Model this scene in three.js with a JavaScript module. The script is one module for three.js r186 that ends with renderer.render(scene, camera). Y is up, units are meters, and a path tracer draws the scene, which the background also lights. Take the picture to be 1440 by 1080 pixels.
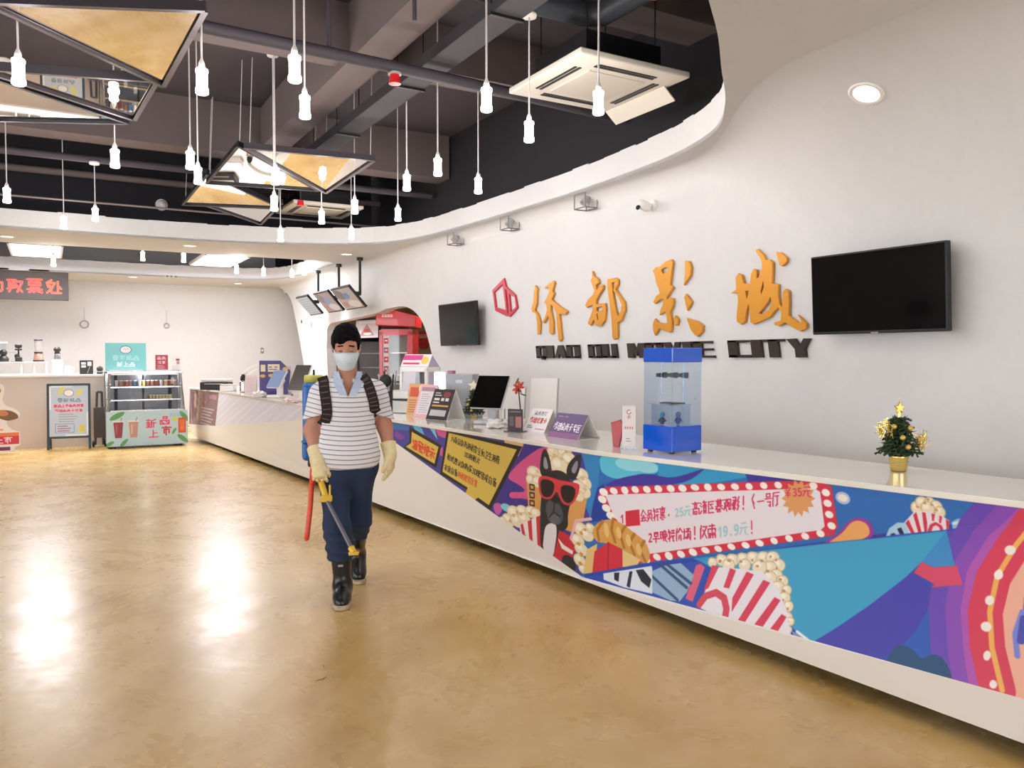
import * as THREE from 'three';
import { RoundedBoxGeometry } from 'three/addons/geometries/RoundedBoxGeometry.js';
import { mergeGeometries, toCreasedNormals } from 'three/addons/utils/BufferGeometryUtils.js';
import { RectAreaLightUniformsLib } from 'three/addons/lights/RectAreaLightUniformsLib.js';
import { ImprovedNoise } from 'three/addons/math/ImprovedNoise.js';
RectAreaLightUniformsLib.init();

const scene = new THREE.Scene();
const V3 = (x, y, z) => new THREE.Vector3(x, y, z);

// ---------- camera, daylight, exposure ----------
const camera = new THREE.PerspectiveCamera(51.36, 4 / 3, 0.05, 100);
camera.position.set(0, 1.5, 0);
camera.rotation.order = 'YXZ';
camera.rotation.set(THREE.MathUtils.degToRad(-2.04), THREE.MathUtils.degToRad(-30.05), 0);
scene.background = new THREE.Color().setRGB(15, 15.4, 16);       // bright overcast sky seen through the glazed entrance behind the camera
const renderer = new THREE.WebGLRenderer({ antialias: true });
renderer.toneMapping = THREE.LinearToneMapping;
renderer.toneMappingExposure = 0.445;
renderer.shadowMap.enabled = true;
const LAMP = 1.9, DOWN = 4, PANEL = 105;                              // lamp strengths: pendant (cd), downlight (cd), ceiling panel (nits)

// ---------- helpers ----------
const rnd = (() => { let s = 12345; return () => { s = (Math.imul(s, 1664525) + 1013904223) >>> 0; return s / 4294967296; }; })();
const noise = new ImprovedNoise();
const mats = {};
function mat(color, rough = 0.6, metal = 0, extra = {}) {
  const key = color + '|' + rough + '|' + metal + '|' + JSON.stringify(extra);
  if (!extra.map && mats[key]) return mats[key];
  const m = new THREE.MeshPhysicalMaterial({ color, roughness: rough, metalness: metal, ...extra });
  if (!extra.map) mats[key] = m;
  return m;
}
const taken = {};
function numbered(n) { if (!(n in taken)) { taken[n] = 0; return n; } taken[n]++; return n + '_' + String(taken[n]).padStart(3, '0'); }
function mesh(name, geo, m, parent) {
  const o = new THREE.Mesh(geo, m); o.name = parent && parent !== scene ? name : numbered(name);
  o.castShadow = o.receiveShadow = true; (parent || scene).add(o); return o;
}
function tag(o, label, category, group) { o.userData.label = label; o.userData.category = category; if (group) o.userData.group = group; return o; }
function thing(name, label, category, [x, y, z] = [0, 0, 0], turn = 0, group) {
  const o = new THREE.Group(); o.name = numbered(name); o.position.set(x, y, z); o.rotation.y = turn; scene.add(o); return tag(o, label, category, group);
}
function struct(name, geo, m, parent) { const o = mesh(name, geo, m, parent); o.userData.kind = 'structure'; return o; }
const rbox = (w, h, d, r = 0.006, x = 0, y = 0, z = 0) => new RoundedBoxGeometry(w, h, d, 2, Math.min(r, w / 2.01, h / 2.01, d / 2.01)).translate(x, y, z);
const box = (w, h, d, x = 0, y = 0, z = 0) => new THREE.BoxGeometry(w, h, d).translate(x, y, z);
const cyl = (r0, r1, h, x = 0, y = 0, z = 0, n = 20) => new THREE.CylinderGeometry(r0, r1, h, n).translate(x, y, z);
const tube = (pts, r, n = 24, rs = 8, closed = false) => new THREE.TubeGeometry(new THREE.CatmullRomCurve3(pts.map((p) => p.isVector3 ? p : V3(...p)), closed), n, r, rs, closed);
const rod = (a, b, r, n = 8) => { const A = V3(...a), B = V3(...b), L = A.distanceTo(B), g = new THREE.CylinderGeometry(r, r, L, n); g.applyQuaternion(new THREE.Quaternion().setFromUnitVectors(V3(0, 1, 0), B.clone().sub(A).normalize())); const m = A.add(B).multiplyScalar(0.5); return g.translate(m.x, m.y, m.z); };
const plain = (g) => { const q = g.index ? g.toNonIndexed() : g; for (const k of Object.keys(q.attributes)) if (!['position', 'normal', 'uv'].includes(k)) q.deleteAttribute(k); return q; };
const merge = (...gs) => mergeGeometries(gs.map(plain));
const lathe = (pts, n = 24) => new THREE.LatheGeometry(pts.map((p) => new THREE.Vector2(...p)), n);
function canvasTex(w, h, draw) { const c = document.createElement('canvas'); c.width = w; c.height = h; draw(c.getContext('2d'), w, h); const t = new THREE.CanvasTexture(c); t.colorSpace = THREE.SRGBColorSpace; t.magFilter = THREE.LinearFilter; return t; }
// a flat slab given by an outline in 3-D (planar), thickened backwards by t; uv from (z, y) or a supplied mapping
function prism(pts, t, uvOf, inward = V3(1, 0, 0)) {
  const P = pts.map((p) => V3(...p)), n = V3(0, 0, 0);
  for (let i = 0; i < P.length; i++) { const a = P[i], b = P[(i + 1) % P.length]; n.x += (a.y - b.y) * (a.z + b.z); n.y += (a.z - b.z) * (a.x + b.x); n.z += (a.x - b.x) * (a.y + b.y); }
  n.normalize(); if (n.dot(inward) > 0) { P.reverse(); n.negate(); }
  const c = P.reduce((s, p) => s.add(p), V3(0, 0, 0)).divideScalar(P.length), ex = P[1].clone().sub(P[0]).normalize(), ey = n.clone().cross(ex);
  const flat = P.map((p) => { const d = p.clone().sub(c); return new THREE.Vector2(d.dot(ex), d.dot(ey)); });
  const tris = THREE.ShapeUtils.triangulateShape(flat, []), pos = [], uv = [], push = (p) => { pos.push(p.x, p.y, p.z); uv.push(...(uvOf ? uvOf(p) : [p.z, p.y])); };
  const Q = P.map((p) => p.clone().addScaledVector(n, -t));
  for (const [a, b, d] of tris) { push(P[a]); push(P[b]); push(P[d]); }
  for (const [a, b, d] of tris) { push(Q[a]); push(Q[d]); push(Q[b]); }
  for (let i = 0; i < P.length; i++) { const j = (i + 1) % P.length; [P[i], Q[i], P[j], P[j], Q[i], Q[j]].forEach(push); }
  const g = new THREE.BufferGeometry(); g.setAttribute('position', new THREE.Float32BufferAttribute(pos, 3)); g.setAttribute('uv', new THREE.Float32BufferAttribute(uv, 2)); g.computeVertexNormals(); return g;
}
// noise texture: fine and coarse mottling between colours
function mottled(size, stops, scales, seed = 0) {
  const d = new Uint8Array(size * size * 4), W = (x, f) => { const a = x / size * 2 * Math.PI; return [Math.cos(a) * f, Math.sin(a) * f]; };
  for (let y = 0; y < size; y++) for (let x = 0; x < size; x++) {
    let v = 0; for (const [f, a] of scales) { const [c1, s1] = W(x, f), [c2, s2] = W(y, f); v += a * noise.noise(c1 + seed + c2 * 0.73, s1 - c2 * 0.5 + 7, s2 * 1.0 + c1 * 0.31); }
    v = Math.min(0.999, Math.max(0, 0.5 + v)) * (stops.length - 1); const i = Math.floor(v), t = v - i, o = (y * size + x) * 4;
    for (let k = 0; k < 3; k++) d[o + k] = stops[i][k] * (1 - t) + stops[i + 1][k] * t; d[o + 3] = 255;
  }
  const t = new THREE.DataTexture(d, size, size); t.wrapS = t.wrapT = THREE.RepeatWrapping; t.magFilter = THREE.LinearFilter; t.needsUpdate = true; return t;
}
// ---------- a small stroke alphabet for the Chinese lettering (each stroke is a run of x,y digits on a 0-9 grid) ----------
const GLYPH = {
  助: '1117 1141 4147 1343 1545 0848 5393 939889 715759', 取: '0151 1117 4119 1343 1545 0756 529269 5499', 票: '0090 12828414 12 3013? 6063 2676 0797 4749 3819 6899', 处: '300215 1252 52361809 2439 39698999 7178 7496',
  温: '0122 0324 0927 41818444 4282 374749? 35959935 5559 7579 2999', 馨: '0040 2003 0343 6083 5191 6493 0494 2595 2599? 25292989 85 2757', 提: '0343 2027 2718 0545 51919454 5292 4595 7579 5659 597999', 示: '2171 0494 4449 2618 6698',
  为: '2031 0373 7399 9977 3309 5567', 确: '0141 2117 0404 1436 36381814 5061 6043 5383 53559 5559 8389 5575 5777', 保: '2014 1219 4181 818444 41 3696 6669 6638 6699', 您: '2004 1219 4032 3282 6266 5446 7496 0718 3738 38586857 8798', 的: '2011 114147 1117 1747 1444 6043 539399 9977 6475',
  观: '0141 4108 1349 5156 51919 9196 7317 7378 789897', 影: '10505414 10 12521434 0555 3537 16463? 3639 2718 4758 9073 9376 9679', 安: '4041 121092 0292 4127 2779 6709 0595', 全: '4003 4093 2464 2676 4449 0999', 和: '4011 0343 2129 2306 2346 5393 5358 9398 5898', 卫: '1181 8186 868566 4149 0999', 生: '2003 1282 4049 1585 0999',
  看: '7010 1181 0393 4106 2484 2429 8489 2686 2888', 眼: '0141 0108 4148 0343 0545 0848 51915 9194 5393 5494 5158 5879 6699', 镜: '2002 1141 0444 2428 2838 4696? 6061 5191 6263 8283 4393 55855? 55558 8585 5575 5888 6849 78789899', 片: '3036 3609 3383 7073 3666 6669', 城: '0343 1117 0847 4292 4248 4474 7478 6089 8454 8091 8999',
  建: '41817 8174 3292 4484 2595 6069 1131 3114 1434 3409 0899', 议: '0112 1438 1738 6172 4399? 4388 9239', 购: '0141 0106 4146 2125 2508 2548 6043 5393 9399 9977 6475 7597', 买: '1090 9081 2132 1333 0595 5058 5519 6698', 或: '0292 1434 34361614 0757 5059 5999 7081 8459', 自: '4031 1282 1219 8289 1585 1787 1989', 备: '3002 2070 7034 3295 1484? 2585 2529 8589 2787 5559 2989',
  家: '4041 0292 0203 9293 2484 5424? 3516 4469 6947 4617 5818 7697', 庭: '5051 1191 1118 1809 3353 5335 3555 5529 2999 8272 5494 7377 5797', 优: '2014 1219 3393 5053 5349 6368 6899 7081', 惠: '0191 4050 2282 82842622? 2484 2686 5057 1718 3738 3969 6867 8798',
  会: '4004 4094 2565? 3454 0696 4608 0888 6798', 员: '2171 21237371 1484 1417 8487 4446 4609 5699', 特: '1012 0242 2129 0746 5191 7173 4393 4595 7579 7989 6677', 元: '2171 0494 3408 6468 6899', 高: '4041 0191 3262 32346462 1595 1519 9599 3767 37396967', 清: '0122 0324 0927 4191 4393? 5083 6064 4494 5585 5559 8589 5787 5888', 巨: '1181 1119 1989 3373 3376 7636', 幕: '0191 3042 6072 22727? 22247472 2373 0595 4407 5597 2767 2729 6769 4749',
  一: '0595', 号: '2171 21237371 0494 2434 3676 7679 7958', 厅: '1191 1106 0609 3383 6368 6849', 早: '2171 21247471 2272 0696 4449', 晚: '0131 01063631 0333 6042 5181 8172 4393 43454 4595 9395 7348 7578 7899', 价: '2014 1219 6033 6093 5548 7579', 场: '0343 1117 0847 4181 8143 4393 9399 9977 6448 7558', 仅: '2014 1219 4191 9138 4399', 需: '1181 0393 0305 9395 5055 2343 6383 0696 1719 9799 3739 6769 1797',
  办: '3080? 0272 7278 7858 4116 2415 8597', 理: '0131 0434 0747 2127 5191 51559 9195 5395 7079 4797 3999', 卡: '4045 4171 0494 4549 5677', 专: '1181 0393 4147 4577? 3686 8668 5789', 区: '1191 1119 1999 3377 7337', 新: '2021 0141 1323 0444 0646 2429 2709 2749 9052 5259 5494 7479', 品: '3171 31337371 0545 05090949? 0549 0949 5595 5599 5999 9599', 上: '4049 4484 0999', 市: '4041 0191 2373 2327 7377 4149', 奶: '2013 1342 4219 0599? 1543 5181 8163 6399 9977 7149', 香: '7010 1181 0393 4005 4095 2575 2529 7579 2777 2979',
};
const PLAIN = { '，': '4756', '！': '4046 4849', '（': '603366 3369', '￥': '1044 8044 4449 1575 1777', ' ': '' };
function strokes(ch) {
  const s = GLYPH[ch] ?? PLAIN[ch]; if (s === undefined) return null;
  return s.replace(/\?/g, '').split(' ').filter((k) => k.length >= 4).map((k) => { const r = []; for (let i = 0; i + 1 < k.length; i += 2) r.push([+k[i], +k[i + 1]]); return r; });
}
// writes a line of characters into the quadrilateral tl, tr, br, bl of a canvas
function quadText(g, str, q, color, lw = 0.13) {
  const cs = [...str], wide = cs.map((c) => /[0-9A-Za-z.!]/.test(c) ? 0.6 : 1), total = wide.reduce((a, b) => a + b, 0); let at = 0;
  const pt = (u, v) => { const x = (q[0] * (1 - u) + q[2] * u) * (1 - v) + (q[6] * (1 - u) + q[4] * u) * v, y = (q[1] * (1 - u) + q[3] * u) * (1 - v) + (q[7] * (1 - u) + q[5] * u) * v; return [x, y]; };
  const cell = Math.min(Math.hypot(q[6] - q[0], q[7] - q[1]), Math.hypot(q[2] - q[0], q[3] - q[1]) / total);
  g.strokeStyle = g.fillStyle = color; g.lineWidth = Math.max(1, lw * cell); g.lineCap = 'round'; g.lineJoin = 'round';
  cs.forEach((c, i) => {
    const u0 = at / total, u1 = (at + wide[i]) / total; at += wide[i]; const s = strokes(c);
    if (s) { for (const k of s) { g.beginPath(); k.forEach(([x, y], n) => { const p = pt(u0 + (u1 - u0) * (0.08 + 0.84 * x / 9), 0.06 + 0.88 * y / 9); n ? g.lineTo(...p) : g.moveTo(...p); }); g.stroke(); } } else {
      const a = pt(u0, 0), b = pt(u1, 0), d = pt(u0, 1); g.save(); g.setTransform((b[0] - a[0]) / 60, (b[1] - a[1]) / 60, (d[0] - a[0]) / 100, (d[1] - a[1]) / 100, a[0], a[1]);
      g.font = 'bold 105px sans-serif'; g.textAlign = 'center'; g.fillText(c, 30, 90); g.restore();
    }
  });
}
const rectText = (g, str, x, y, w, h, color, lw) => quadText(g, str, [x, y, x + w, y, x + w, y + h, x, y + h], color, lw);

// ---------- materials ----------
const wallTex = mottled(256, [[213, 213, 214], [217, 217, 218], [220, 220, 221]], [[1.2, 0.3], [5, 0.25], [22, 0.2]], 3); wallTex.colorSpace = THREE.SRGBColorSpace; wallTex.repeat.set(0.5, 0.5);
const ORD = ['first', 'second', 'third', 'fourth', 'fifth', 'sixth', 'seventh', 'eighth', 'ninth', 'tenth', 'eleventh', 'twelfth', 'thirteenth', 'fourteenth'];
const M = {
  wall: new THREE.MeshPhysicalMaterial({ map: wallTex, roughness: 0.75 }),
  soffit: new THREE.MeshPhysicalMaterial({ map: wallTex, roughness: 0.85 }),
  dark: mat('#463f46', 0.85), darker: mat('#211f25', 0.9), concrete: mat('#6b6060', 0.9), pipe: mat('#443f47', 0.65), black: mat('#141316', 0.5), steel: mat('#b9b9bd', 0.28, 1), chrome: mat('#e2e3e6', 0.12, 1), white: mat('#eeece9', 0.45), whiteGloss: mat('#f0eeea', 0.14, 0, { clearcoat: 0.6, clearcoatRoughness: 0.08 }), cord: mat('#d8d4d4', 0.6), grey: mat('#a7a7ab', 0.5),
  bulb: new THREE.MeshPhysicalMaterial({ color: '#ffffff', emissive: '#fff4f2', emissiveIntensity: 9, roughness: 0.4 }),
  glow: new THREE.MeshPhysicalMaterial({ color: '#ffffff', emissive: '#fff6ea', emissiveIntensity: 8, roughness: 0.5 }),
  mirror: mat('#e9e2da', 0.02, 1), screen: mat('#050506', 0.1, 0, { specularIntensity: 0.45 }), glass: new THREE.MeshPhysicalMaterial({ color: '#ffffff', transmission: 1, thickness: 0, roughness: 0.02, ior: 1.45 }), acrylic: new THREE.MeshPhysicalMaterial({ color: '#f4f8fc', transmission: 1, thickness: 0, roughness: 0.03, ior: 1.45 }),
};
// ---------- the setting ----------
{
  // floor: sealed golden concrete with cloudy mottling
  const ft = mottled(512, [[190, 154, 88], [202, 168, 104], [210, 178, 118], [216, 186, 130]], [[1.1, 0.6], [3.5, 0.45], [11, 0.2], [45, 0.1]], 11); ft.colorSpace = THREE.SRGBColorSpace; ft.repeat.set(1 / 5.2, 1 / 5.2);
  const fr = mottled(512, [[70, 70, 70], [86, 86, 86], [104, 104, 104]], [[2, 0.5], [9, 0.3], [40, 0.08]], 5); fr.repeat.set(1 / 3.1, 1 / 3.1);
  const fm = new THREE.MeshPhysicalMaterial({ map: ft, roughnessMap: fr, roughness: 0.85, specularIntensity: 0.9 });
  const g = box(17, 0.2, 30, 1.5, -0.1, -6), uv = g.attributes.uv, p = g.attributes.position; for (let i = 0; i < p.count; i++) uv.setXY(i, p.getX(i), p.getZ(i));
  const fl = struct('floor', g, fm);
  const sm = mat('#6e3d22', 0.7);
  for (const [x, z, a, s] of [[0.62, -2.62, 0.9, 1], [1.06, -3.6, 0.2, 0.35], [1.12, -3.75, 1.4, 0.22]]) { const sh = new THREE.Shape(); sh.moveTo(-0.09 * s, 0.0); sh.bezierCurveTo(-0.05 * s, 0.03 * s, 0.02 * s, -0.01 * s, 0.09 * s, 0.02 * s); sh.bezierCurveTo(0.05 * s, -0.02 * s, -0.04 * s, 0.0, -0.09 * s, 0.0); const e = new THREE.ExtrudeGeometry(sh, { depth: 0.001, bevelEnabled: false }); e.rotateX(-Math.PI / 2).rotateY(a).translate(x, 0.0005, z); mesh('stain', e, sm, fl); }
}
const SOFFIT = 3.05, SLAB = 4.35, WX = 4.6;
// outlines of the two rounded openings in the white dropped ceiling (x, z)
const OPEN1 = [[-6.2, -11.5], [-2.5, -11.52], [-0.5, -11.54], [1.5, -11.58], [2.6, -11.4], [3.4, -11.08], [4.0, -10.6], [4.27, -9.9], [4.36, -9.0], [4.4, -7.6], [4.4, -6.4], [4.34, -5.4], [4.23, -4.7], [4.0, -4.1], [3.6, -3.62], [3.17, -3.22], [2.83, -2.9], [2.45, -2.58], [1.9, -2.1], [1.2, -1.4], [0.2, -0.4], [-1, 1.2], [-3, 2.2], [-6.2, 2.4]];
const OPEN2 = [[-6.2, -12.95], [0, -12.98], [2, -12.95], [3.4, -12.95], [4.0, -13.0], [4.17, -13.25], [4.2, -14.2], [4.2, -15.6], [4.12, -16.3], [3.8, -16.8], [3.0, -17.05], [1.5, -17.1], [0, -17.1], [-6.2, -17.1]];
const smoothed = (pts) => { const c = new THREE.CatmullRomCurve3(pts.map(([x, z]) => V3(x, 0, z)), false, 'centripetal'); return c.getPoints(90).map((v) => [v.x, v.z]); };
{
  const o1 = smoothed(OPEN1), o2 = smoothed(OPEN2), sh = new THREE.Shape(); sh.moveTo(-6.9, 8.9); sh.lineTo(9.9, 8.9); sh.lineTo(9.9, -20); sh.lineTo(-6.9, -20); sh.closePath();
  for (const o of [o1, o2]) { const h = new THREE.Path(); o.forEach(([x, z], i) => i ? h.lineTo(x, z) : h.moveTo(x, z)); h.closePath(); sh.holes.push(h); }
  const g = new THREE.ExtrudeGeometry(sh, { depth: 0.03, bevelEnabled: false }); g.rotateX(Math.PI / 2).translate(0, SOFFIT + 0.03, 0);
  const c = struct('ceiling', g, M.soffit);
  for (const o of [o1, o2]) {                                         // upright white band round each opening
    const pos = [], H = 0.24, T = 0.025; const nrm = o.map((p, i) => { const a = o[Math.max(0, i - 1)], b = o[Math.min(o.length - 1, i + 1)], dx = b[0] - a[0], dz = b[1] - a[1], l = Math.hypot(dx, dz); return [-dz / l, dx / l]; });
    const cx = 0, cz = o === o1 ? -6 : -15; const out = nrm.map((n, i) => (n[0] * (o[i][0] - cx) + n[1] * (o[i][1] - cz) > 0 ? n : [-n[0], -n[1]]));
    const quad = (a, b, d, e) => pos.push(...a, ...b, ...d, ...a, ...d, ...e), y0 = SOFFIT, y1 = SOFFIT + H;
    for (let i = 0; i + 1 < o.length; i++) {
      const [ax, az] = o[i], [bx, bz] = o[i + 1], n = out[i], m = out[i + 1], A = [ax + n[0] * T, az + n[1] * T], B = [bx + m[0] * T, bz + m[1] * T];
      const w = 0.006 * Math.sin(i * 2.3);                             // slightly ragged upper edge of the plasterboard
      quad([ax, y0, az], [bx, y0, bz], [bx, y1 + w, bz], [ax, y1 + w, az]); quad([A[0], y0, A[1]], [A[0], y1 + w, A[1]], [B[0], y1 + w, B[1]], [B[0], y0, B[1]]); quad([ax, y1 + w, az], [bx, y1 + w, bz], [B[0], y1 + w, B[1]], [A[0], y1 + w, A[1]]);
    }
    const bg = new THREE.BufferGeometry(); bg.setAttribute('position', new THREE.Float32BufferAttribute(pos, 3)); bg.setAttribute('uv', new THREE.Float32BufferAttribute(pos.flatMap((v, i) => i % 3 === 0 ? [pos[i] + pos[i + 2], pos[i + 1]] : []), 2)); bg.computeVertexNormals();
    mesh('fascia_band', bg, M.wall, c);
  }
}
// structural slab and dark walls of the ceiling void
struct('ceiling', box(17, 0.2, 30, 1.5, SLAB + 0.1, -6), M.dark);
{ // main wall with the arched hatch; x = 4.6, outline in (z, y)
  const sh = new THREE.Shape(); sh.moveTo(8.9, 0); sh.lineTo(8.9, SLAB); sh.lineTo(-18.6, SLAB); sh.lineTo(-18.6, 3.05); sh.lineTo(-18.25, 2.98); sh.quadraticCurveTo(-17.6, 2.8, -17.42, 2.5); sh.lineTo(-17.03, 1.95); sh.lineTo(-16.5, 1.05); sh.lineTo(-16.0, 0); sh.closePath();
  const h = new THREE.Path(); h.moveTo(-14.9, 0.3); h.lineTo(-15.06, 1.64); h.lineTo(-15.02, 1.98); h.quadraticCurveTo(-14.98, 2.1, -14.6, 2.12); h.lineTo(-13.2, 2.158); h.lineTo(-12.3, 2.19); h.lineTo(-11.95, 2.235); h.lineTo(-11.4, 2.245); h.quadraticCurveTo(-10.74, 2.24, -10.42, 1.9); h.quadraticCurveTo(-10.2, 1.6, -10.02, 1.2); h.lineTo(-9.8, 0.3); h.closePath(); sh.holes.push(h);
  const g = new THREE.ExtrudeGeometry(sh, { depth: 0.18, bevelEnabled: false }); const p = g.attributes.position, a = p.array; for (let i = 0; i < p.count; i++) { const z = a[i * 3], y = a[i * 3 + 1], d = a[i * 3 + 2]; a[i * 3] = WX + d; a[i * 3 + 1] = y; a[i * 3 + 2] = z; } 
  { const ix = g.index; for (let t = 0; t < p.count; t += 3) for (let k = 0; k < 3; k++) { const u = a[(t + 1) * 3 + k]; a[(t + 1) * 3 + k] = a[(t + 2) * 3 + k]; a[(t + 2) * 3 + k] = u; } }
  const uv = g.attributes.uv; for (let i = 0; i < p.count; i++) uv.setXY(i, a[i * 3 + 2], a[i * 3 + 1]); g.computeVertexNormals();
  const w = struct('wall_right', g, M.wall);
  // cove: the wall rolls over into the dropped ceiling, in a wider curve near the front
  const pos = [], idx = [], N = 12, zs = []; for (let z = -18.2; z <= 8.8; z += 0.15) zs.push(z);
  const rad = (z) => 0.15 + 1.05 * THREE.MathUtils.smoothstep(z, -5.0, -2.8);
  zs.forEach((z) => { const r = rad(z); for (let k = 0; k <= N; k++) { const t = k / N * Math.PI / 2; pos.push(WX - 0.001 - r * (1 - Math.cos(t)), SOFFIT - 0.0006 - r * (1 - Math.sin(t)), z); } });
  for (let i = 0; i + 1 < zs.length; i++) for (let k = 0; k < N; k++) { const q = i * (N + 1) + k; idx.push(q, q + 1, q + N + 1, q + 1, q + N + 2, q + N + 1); }
  const cg = new THREE.BufferGeometry(); cg.setAttribute('position', new THREE.Float32BufferAttribute(pos, 3)); cg.setAttribute('uv', new THREE.Float32BufferAttribute(pos.flatMap((v, i) => i % 3 === 0 ? [pos[i + 2], pos[i + 1]] : []), 2)); cg.setIndex(idx); cg.computeVertexNormals(); mesh('cove', cg, M.wall, w);
}
// void lining (dark paint above the dropped ceiling)
struct('wall_void', merge(box(0.02, SLAB - 3.12, 29, WX - 0.012, (SLAB + 3.12) / 2, -5.5), box(11, SLAB - 3.12, 0.03, -1, (SLAB + 3.12) / 2, -12.3)), M.darker);
const uvXY = (g, k) => { const p = g.attributes.position, uv = g.attributes.uv; for (let i = 0; i < p.count; i++) uv.setXY(i, k ? p.getZ(i) : p.getX(i), p.getY(i)); return g; };
struct('wall_far', uvXY(box(17, SLAB, 0.2, 1.5, SLAB / 2, -19)), M.wall);
{ // left wall with tall windows, back wall with the glazed entrance (both outside the picture)
  const wl = []; const wins = [[-9, -5.2], [-4.4, -0.6], [0.2, 4]]; let z = -20;
  for (const [a, b] of wins) { wl.push(box(0.2, SLAB, a - z, -7, SLAB / 2, (a + z) / 2), box(0.2, 0.5, b - a, -7, 0.25, (a + b) / 2), box(0.2, SLAB - 2.9, b - a, -7, (SLAB + 2.9) / 2, (a + b) / 2)); z = b; }
  wl.push(box(0.2, SLAB, 9 - z, -7, SLAB / 2, (9 + z) / 2)); struct('wall_left', uvXY(merge(...wl), 1), M.wall);
  wins.forEach(([a, b], i) => { const w = struct('window_' + (i + 1), merge(...[a + 0.03, (a + b) / 2, b - 0.03].map((q) => box(0.08, 2.4, 0.05, -7, 1.7, q)), ...[0.53, 2.87].map((q) => box(0.08, 0.05, b - a, -7, q, (a + b) / 2))), M.grey); for (const s of [0, 1]) mesh('pane', box(0.008, 2.3, (b - a) / 2 - 0.08, -7, 1.7, a + (b - a) * (0.25 + s * 0.5)), M.glass, w); });
  struct('wall_back', merge(box(4.5, SLAB, 0.2, -4.65, SLAB / 2, 9), box(5.0, SLAB, 0.2, 7.4, SLAB / 2, 9), box(7.3, SLAB - 2.9, 0.2, 1.25, (SLAB + 2.9) / 2, 9)), M.wall);
  const d = struct('door_1', merge(...[-2.37, -0.6, 1.2, 3.0, 4.87].map((x) => box(0.06, 2.9, 0.08, x, 1.45, 9)), box(7.3, 0.06, 0.08, 1.25, 2.87, 9), box(7.3, 0.08, 0.08, 1.25, 0.04, 9)), M.grey);
  for (const [a, b] of [[-2.34, -0.63], [-0.57, 1.17], [1.23, 2.97], [3.03, 4.84]]) mesh('pane', box(b - a, 2.76, 0.008, (a + b) / 2, 1.46, 9), M.glass, d);
}
{ // small store room behind the hatch
  const beige = mat('#b9a48f', 0.8);
  struct('wall_store', merge(box(0.15, 2.6, 8, 6.9, 1.3, -12.5), box(2.4, 2.6, 0.15, 5.9, 1.3, -16.6), box(2.4, 2.6, 0.15, 5.9, 1.3, -8.4), box(2.4, 0.1, 8.3, 5.9, 2.65, -12.5)), beige);
  struct('wall_end', box(0.2, SLAB, 30, 9.9, SLAB / 2, -6), M.wall);
  const l = thing('store_room_lamp', 'round white ceiling lamp inside the store room behind the hatch', 'lamp', [5.6, 2.59, -12.2]); mesh('diffuser', cyl(0.16, 0.16, 0.05), M.glow, l); const pl = new THREE.PointLight('#ffe2c4', 6); pl.position.set(0, -0.12, 0); pl.castShadow = true; l.add(pl);
}
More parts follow.
